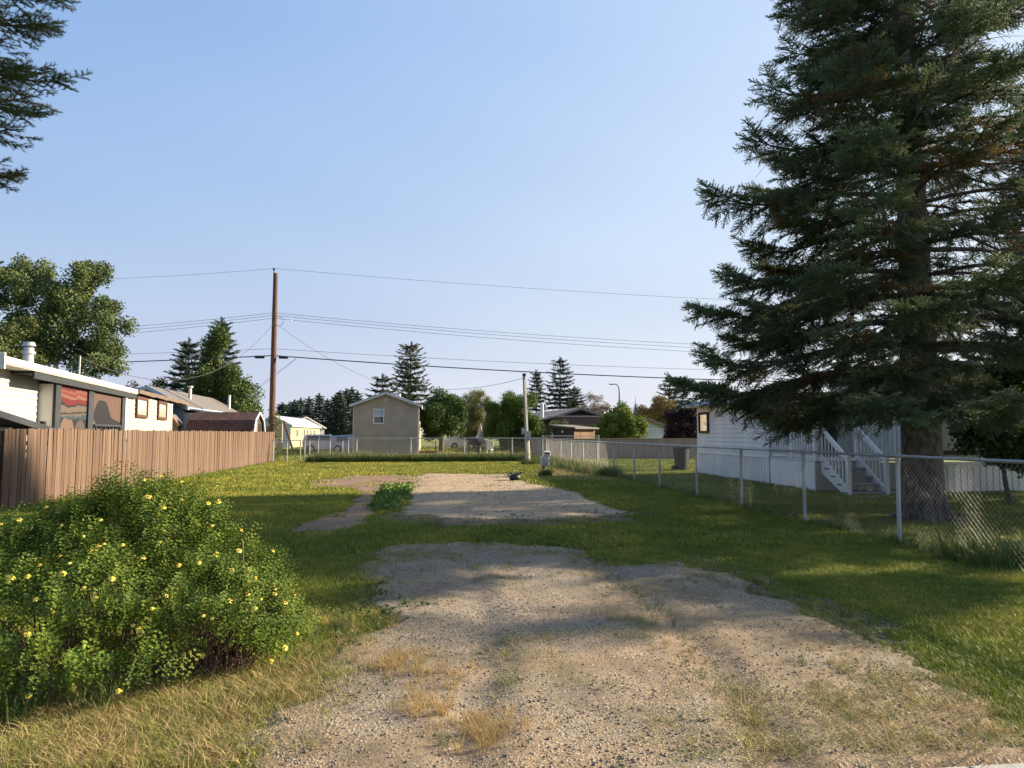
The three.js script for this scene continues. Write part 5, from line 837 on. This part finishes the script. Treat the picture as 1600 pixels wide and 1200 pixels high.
// ------------------------------------------------------------------ grass, weeds, stones
function tuftGeo(n, h, spread, w, lean, r) {
  const pos = [];
  for (let i = 0; i < n; i++) {
    const a = r() * 6.28, d = Math.sqrt(r()) * spread, x = Math.cos(a) * d, z = Math.sin(a) * d, H = h * (0.55 + 0.6 * r()), la = r() * 6.28, l = H * lean * (0.3 + r()), lx = Math.cos(la) * l, lz = Math.sin(la) * l, ya = r() * 3.14, wx = Math.cos(ya) * w / 2, wz = Math.sin(ya) * w / 2;
    const m = [x + lx * 0.35, H * 0.6, z + lz * 0.35], t = [x + lx, H, z + lz];
    pos.push(x - wx, 0, z - wz, x + wx, 0, z + wz, m[0] + wx * 0.8, m[1], m[2] + wz * 0.8, x - wx, 0, z - wz, m[0] + wx * 0.8, m[1], m[2] + wz * 0.8, m[0] - wx * 0.8, m[1], m[2] - wz * 0.8, m[0] - wx * 0.8, m[1], m[2] - wz * 0.8, m[0] + wx * 0.8, m[1], m[2] + wz * 0.8, ...t);
  }
  const g = new THREE.BufferGeometry(); g.setAttribute('position', new THREE.Float32BufferAttribute(pos, 3)); g.computeVertexNormals(); return g;
}
const GRASS = leafMat({ roughness: 0.6, transmission: 0.35 });
function scatter(name, label, cat, geos, list, mat = GRASS) {   // list: [x,y,z,scale,color,turn]
  const root = thing(name, label, cat); root.userData.kind = 'stuff';
  geos.forEach((g, k) => {
    const l = list.filter((_, i) => i % geos.length === k), im = new THREE.InstancedMesh(g, mat, l.length), m = new THREE.Matrix4(), q = new THREE.Quaternion();
    l.forEach((e, i) => { if (e[6]) q.copy(e[6]); else q.setFromAxisAngle(V(0, 1, 0), e[5]); m.compose(V(e[0], e[1], e[2]), q, Array.isArray(e[3]) ? V(...e[3]) : V(e[3], e[3], e[3])); im.setMatrixAt(i, m); im.setColorAt(i, e[4]); });
    im.name = 'blades'; im.userData.kind = 'stuff'; root.add(shadowed(im));
  }); return root;
}
{
  const r = rng(901);
  const gNear = [0, 1, 2].map(() => tuftGeo(22, 0.04, 0.06, 0.0045, 0.9, r)), gMid = [0, 1, 2].map(() => tuftGeo(22, 0.065, 0.11, 0.0085, 0.7, r)), gFar = [0, 1].map(() => tuftGeo(20, 0.085, 0.22, 0.02, 0.6, r)), gVFar = [tuftGeo(22, 0.14, 0.5, 0.05, 0.5, r)];
  const dryG = [0, 1, 2].map(() => tuftGeo(20, 0.068, 0.075, 0.0032, 1.6, r)), tall = [0, 1, 2].map(() => tuftGeo(16, 0.42, 0.12, 0.011, 0.55, r)), wisp = [0, 1].map(() => tuftGeo(26, 0.17, 0.05, 0.003, 0.9, r));
  const lawn = { near: [], mid: [], far: [], vfar: [] }, dry = [], weeds = [], tallL = [];
  const inBush = (x, z) => z < -4.4 && z > -6.2 && x < -1.1 && x > -4.2;
  const greenCol = (x, z) => {
    const f = fbm(x * 1.1, z * 1.1, 2), q = r(), yl = inZ('yellowLawn', x + (r() + r() - 1) * 1.6, z + (r() + r() - 1) * 2.5) ? 0.5 : 0.22, dr = Math.max(0, Math.min(1, (f - 0.5) * 1.3 + yl + (q - 0.5) * 0.8)), k = 0.7 + 0.55 * r();
    const c = lerp3([0.175, 0.23, 0.028], [0.44, 0.40, 0.07], dr); return lin(c[0] * k, c[1] * k, c[2] * k);
  };
  const dryCol = () => { const k = 0.7 + 0.55 * r(), g = r() < 0.42 ? 1 : 0; return g ? lin(0.24 * k, 0.27 * k, 0.05 * k) : lin(0.46 * k, 0.35 * k, 0.17 * k); };
  const band = (x0, x1, z0, z1, den, key, s) => {
    const n = (x1 - x0) * (z1 - z0) * den;
    for (let i = 0; i < n; i++) {
      const x = x0 + (x1 - x0) * r(), z = z0 + (z1 - z0) * r(); if (!inView(x, z, 1.2)) continue;
      if (z > WALK_Z - 0.04) continue;
      const jx = (r() + r() - 1), jz = (r() + r() - 1), D = inZ('drive', x + jx * 0.42, z + jz * 0.42), P = inZ('pad', x + jx * 0.3, z + jz * 0.5, 0.25), So = inZ('soil', x, z, 0.5), Di = inZ('dirt', x, z, 0.35);
      if (inZ('dryLeft', x + jx * 0.5, z + jz * 0.4) || inZ('dryRight', x + jx * 0.6, z + jz * 0.5)) { if (r() < (D ? 0.62 : 0.85) * (0.25 + 1.1 * fbm(x * 2.2, z * 2.2, 131))) dry.push([x, 0.0, z, (0.6 + 0.8 * r()), dryCol(), r() * 6.28]); continue; }
      if (P) { if (r() > 0.015) continue; }
      if (D) { const wd = fbm(x * 1.3, z * 1.3, 111), e = Math.max(0, Math.abs(x - 0.9) - 1.3) * 0.11; if (wd < 0.66 - e || r() > 0.2 + e) continue; dry.push([x, 0.012, z, 0.5 + 0.6 * r(), r() < 0.55 ? dryCol() : greenCol(x, z), r() * 6.28]); continue; }
      if (So && r() > 0.2) continue; if (Di && r() > 0.05) continue;
      if (inZ('clods', x, z) && r() > 0.22) continue;
      const thin = fbm(x * 0.9, z * 0.9, 121); if (r() > 0.28 + thin * 1.0) continue;
      const c = inZ('dryFar', x, z) ? dryCol() : greenCol(x, z); lawn[key].push([x, 0, z, s * (0.65 + 0.7 * r()), c, r() * 6.28]);
    }
  };
  band(-6, 8, -9.5, -3.25, 900, 'near', 1); band(-9, 16, -20, -9.5, 260, 'mid', 1); band(-8.6, 17, -44, -20, 62, 'far', 1); band(-32, 45, -80, -44, 6, 'vfar', 1);
  scatter('lawn_grass', 'short mown grass nearest the camera on both sides of the gravel', 'grass', gNear, lawn.near); scatter('lawn_grass', 'mown grass in the middle of the lot and the neighbouring yard', 'grass', gMid, lawn.mid);
  scatter('lawn_grass', 'yellowed lawn toward the back fence and along the slat fence', 'grass', gFar, lawn.far); scatter('lawn_grass', 'far green lawn beyond the back fence', 'grass', gVFar, lawn.vfar);
  scatter('dry_grass', 'pale dry grass at the edges of the gravel drive and before the flowering shrub', 'grass', dryG, dry);
  // long uncut grass along the fences, at posts and house feet
  const tl = (x, z, s, green = 0.6) => { const k = 0.7 + 0.5 * r(); tallL.push([x, 0, z, s * (0.6 + 0.6 * r()), r() < green ? lin(0.085 * k, 0.15 * k, 0.03 * k) : lin(0.25 * k, 0.25 * k, 0.09 * k), r() * 6.28]); };
  for (let i = 0; i < 3000; i++) tl(-6.6 + 12.6 * r(), -39.4 - 1.6 * r() * r(), 0.85 + 0.5 * vn(i * 0.01, 0, 3), 0.72);
  for (let i = 0; i < 900; i++) { const z = -24.5 - 15 * r(); tl(6.55 - 1.3 * r() * r() * Math.min(1, (-z - 22) / 8) + 0.5 * r(), z, 1.0); }
  for (let i = 0; i < 420; i++) { const z = -8.5 - 16 * r(); tl(6.75 + (r() - 0.5) * 0.22, z, 0.42); }
  for (let i = 0; i < 260; i++) tl(-8.6 + 0.2 * r(), -16 - 25 * r(), 0.4);
  for (let i = 0; i < 70; i++) tl(6.4 + 0.9 * r(), -7.6 - 0.9 * r(), 0.95); for (let i = 0; i < 60; i++) tl(4.25 + 0.35 * (r() - 0.5), -25.75 + 0.3 * (r() - 0.5), 0.8); for (let i = 0; i < 60; i++) tl(5.06 + 0.7 * (r() - 0.5), -35.7 + 0.5 * (r() - 0.5), 0.9);
  for (let i = 0; i < 260; i++) tl(10.4 - 0.15 * r(), -18.3 - 8.4 * r(), 0.35); for (let i = 0; i < 200; i++) tl(-7 + 3 * r(), -47 + 1.2 * r(), 1.3, 0.5);
  for (let i = 0; i < 120; i++) tl(-4.4 + 2.6 * r(), -4.25 - 0.5 * r(), 0.45, 0.7); for (let i = 0; i < 46; i++) tl(-3.4 + 1.1 * r(), -4.1 - 0.3 * r(), 0.75, 0.8);
  scatter('tall_grass', 'long uncut grass and weeds along the fences and house feet', 'grass', tall, tallL);
  // seeded dry stalks above the long grass
  const stalks = []; for (let i = 0; i < 420; i++) stalks.push([-6.3 + 12.3 * r(), 0, -39.8 - 0.8 * r(), [2.2, 4.2 + 2 * r(), 2.2], lin(0.42, 0.33, 0.20), r() * 6.28]); for (let i = 0; i < 160; i++) stalks.push([6.2 + 0.6 * r(), 0, -26 - 12 * r(), [1.8, 3.6 + 2 * r(), 1.8], lin(0.42, 0.33, 0.2), r() * 6.28]);
  scatter('dry_stalks', 'thin dry seed stalks standing above the long grass by the fences', 'grass', [tuftGeo(4, 0.14, 0.06, 0.003, 0.3, r)], stalks);
  // individual clumps on the gravel and at its left edge
  const put = (px, py, rad, n, s, drynes) => { const p = G(px, py); for (let i = 0; i < n; i++) { const a = r() * 6.28, d = rad * 1.5 * Math.pow(r(), 0.8), k = 0.7 + 0.6 * r(); weeds.push([p.x + Math.cos(a) * d, 0.01, p.z + Math.sin(a) * d, s * 0.72 * (0.45 + 0.8 * r()), r() < drynes ? lin(0.48 * k, 0.35 * k, 0.15 * k) : lin(0.13 * k, 0.17 * k, 0.05 * k), r() * 6.28]); } };
  for (const [px, py, rad, n, s, d] of [[778, 1032, 0.13, 16, 0.55, 0.55], [1250, 1042, 0.30, 60, 0.6, 0.35], [662, 945, 0.2, 26, 0.6, 0.25], [640, 948, 0.2, 18, 0.5, 0.3], [1130, 912, 0.28, 40, 0.6, 0.35], [1015, 920, 0.25, 26, 0.6, 0.8], [1060, 968, 0.25, 34, 0.5, 0.25], [545, 985, 0.3, 70, 0.75, 0.25], [560, 955, 0.3, 50, 0.6, 0.2], [600, 905, 0.35, 50, 0.6, 0.35], [630, 870, 0.45, 60, 0.6, 0.4], [620, 1040, 0.22, 60, 0.85, 0.85], [680, 1060, 0.2, 34, 0.8, 0.9], [665, 1115, 0.15, 46, 0.8, 0.95], [740, 1150, 0.2, 50, 0.8, 0.9], [800, 1150, 0.18, 36, 0.7, 0.9], [860, 905, 0.4, 30, 0.5, 0.4], [1150, 1012, 0.2, 26, 0.5, 0.7], [1050, 1018, 0.15, 14, 0.45, 0.7], [605, 1072, 0.05, 12, 0.4, 0.2], [955, 1090, 0.1, 14, 0.45, 0.8], [700, 1078, 0.12, 12, 0.4, 0.8], [1350, 1035, 0.35, 60, 0.5, 0.45], [1420, 1075, 0.3, 60, 0.55, 0.6], [1280, 985, 0.35, 50, 0.5, 0.4], [520, 1030, 0.2, 40, 0.6, 0.6], [930, 880, 0.4, 40, 0.6, 0.5], [700, 860, 0.6, 50, 0.5, 0.4]]) put(px, py, rad, n, s, d);
  for (let i = 0; i < 26000; i++) {      // ragged edge: small weeds where gravel gives way to turf, and sparse growth along the right side
    const x = -3 + 9 * r(), z = -3.3 - 8 * r(), a = inZ('drive', x, z), b = inZ('drive', x + (r() + r() - 1) * 1.0, z + (r() + r() - 1) * 1.0); const patch = fbm(x * 1.7, z * 1.7, 141);
    if (!(a && !b && r() < patch * 1.1) && !(a && x > 1.6 + 0.25 * (z + 9) * 0 && patch > 0.5 && r() < 0.4)) continue; const k = 0.65 + 0.6 * r();
    weeds.push([x, 0.01, z, 0.16 + 0.26 * r() * r() + 0.1 * patch, r() < 0.42 ? lin(0.42 * k, 0.33 * k, 0.15 * k) : lin(0.16 * k, 0.20 * k, 0.045 * k), r() * 6.28]);
  }
  scatter('weed_clumps', 'wispy green and straw coloured weed clumps growing out of the gravel', 'weeds', wisp, weeds);
  // broad leaved weeds left of the pad
  const bl = [], blG = leafClusterGeo(16, 0.12, 0.085, r); const q0 = poly([[600, 764], [642, 762], [640, 775], [610, 800], [580, 800]]);
  for (let i = 0; i < 1600; i++) { const x = -3.2 + 3.5 * r(), z = -13 - 9.5 * r(); if (!inside(q0, x, z)) continue; const k = 0.8 + 0.5 * r(); bl.push([x, 0.05, z, 0.8 + 0.6 * r(), lin(0.12 * k, 0.19 * k, 0.03 * k), r() * 6.28]); }
  for (const [px, py] of [[585, 925], [615, 960], [560, 965], [540, 1000], [600, 940], [590, 970], [430, 700], [960, 735]]) { const p = G(px, py); for (let i = 0; i < 9; i++) { const k = 0.6 + 0.5 * r(); bl.push([p.x + (r() - 0.5) * 0.6, 0.03, p.z + (r() - 0.5) * 0.6, 0.25 + 0.25 * r(), lin(0.085 * k, 0.14 * k, 0.035 * k), r() * 6.28]); } }
  scatter('broadleaf_weeds', 'broad leaved green weeds at the left of the gravel pad', 'weeds', [blG], bl);
  // loose stones
  const stoneG = [0, 1, 2].map(() => { const g = new THREE.IcosahedronGeometry(1, 0), p = g.attributes.position, k = r() * 99; for (let i = 0; i < p.count; i++) { const v = V(p.getX(i), p.getY(i), p.getZ(i)), s = 0.78 + 0.42 * vn(v.x * 1.4 + k, v.y * 1.4 + v.z * 1.9, 17); p.setXYZ(i, v.x * s, v.y * s * 0.68, v.z * s * 0.85); } g.computeVertexNormals(); return g; });
  const st = [], eul = new THREE.Euler();
  for (let i = 0; i < 110000; i++) {
    const x = -2.6 + 8.6 * r(), z = -3.35 - 7.4 * Math.pow(r(), 1.25); if (!inView(x, z, 0.4) || !inZ('drive', x + (r() + r() - 1) * 0.35, z + (r() + r() - 1) * 0.35)) continue; const den = fbm(x * 0.9, z * 0.9, 71) * 0.6 + fbm(x * 2.5, z * 2.5, 73) * 0.6; if (r() > (den - 0.42) * 2.4) continue;
    const s = 0.0022 + 0.0085 * Math.pow(r(), 4) + (r() < 0.002 ? 0.008 : 0), k = 0.45 + 0.75 * r(), t = r(), c = t < 0.5 ? [0.30, 0.25, 0.19] : t < 0.8 ? [0.32, 0.235, 0.155] : [0.18, 0.155, 0.135]; const q = new THREE.Quaternion().setFromEuler(eul.set((r() - 0.5) * 0.8, r() * 6.28, (r() - 0.5) * 0.8));
    st.push([x, Math.max(0.005, 0.01 + hump(x, z)) + s * 0.25, z, s, lin(c[0] * k, c[1] * k, c[2] * k), 0, q]);
  }
  for (let i = 0; i < 9000; i++) { const x = -3 + 9 * r(), z = -15 - 16 * r(); if (!inZ('pad', x + (r() - 0.5) * 0.6, z + (r() - 0.5) * 0.8, 0.3)) continue; const s = 0.008 + 0.018 * Math.pow(r(), 3), k = 0.7 + 0.5 * r(); st.push([x, 0.015 + hump(x, z) + s * 0.2, z, s, lin(0.42 * k, 0.34 * k, 0.25 * k), r() * 6.28]); }
  const stones = scatter('gravel_stones', 'loose grey and brown stones lying over the gravel drive and pad', 'gravel', stoneG, st, new THREE.MeshStandardMaterial({ roughness: 0.9 })); stones.children.forEach(c => c.name = 'stones');
  // soil clods and broken turf at the right edge of the drive
  const cl = []; for (let i = 0; i < 9000; i++) { const x = 2 + 5 * r(), z = -4.8 - 6.5 * r(); if (!inZ('clods', x, z, 0.5)) continue; const s = 0.006 + 0.017 * Math.pow(r(), 2.5), k = 0.6 + 0.6 * r(); cl.push([x, s * 0.3, z, s, lin(0.17 * k, 0.125 * k, 0.09 * k), r() * 6.28]); }
  for (let i = 0; i < 5000; i++) { const x = -4 + 11 * r(), z = -12.6 - 3.6 * r(); if (!inZ('soil', x, z, 0.5)) continue; const s = 0.012 + 0.04 * Math.pow(r(), 2.5), k = 0.6 + 0.6 * r(); cl.push([x, s * 0.3, z, s, lin(0.10 * k, 0.072 * k, 0.052 * k), r() * 6.28]); }
  const clods = scatter('soil_clods', 'dark crumbled soil clods along the edge of the gravel', 'soil', stoneG, cl, new THREE.MeshStandardMaterial({ roughness: 1 })); clods.children.forEach(c => c.name = 'clods');
}
renderer.render(scene, camera);
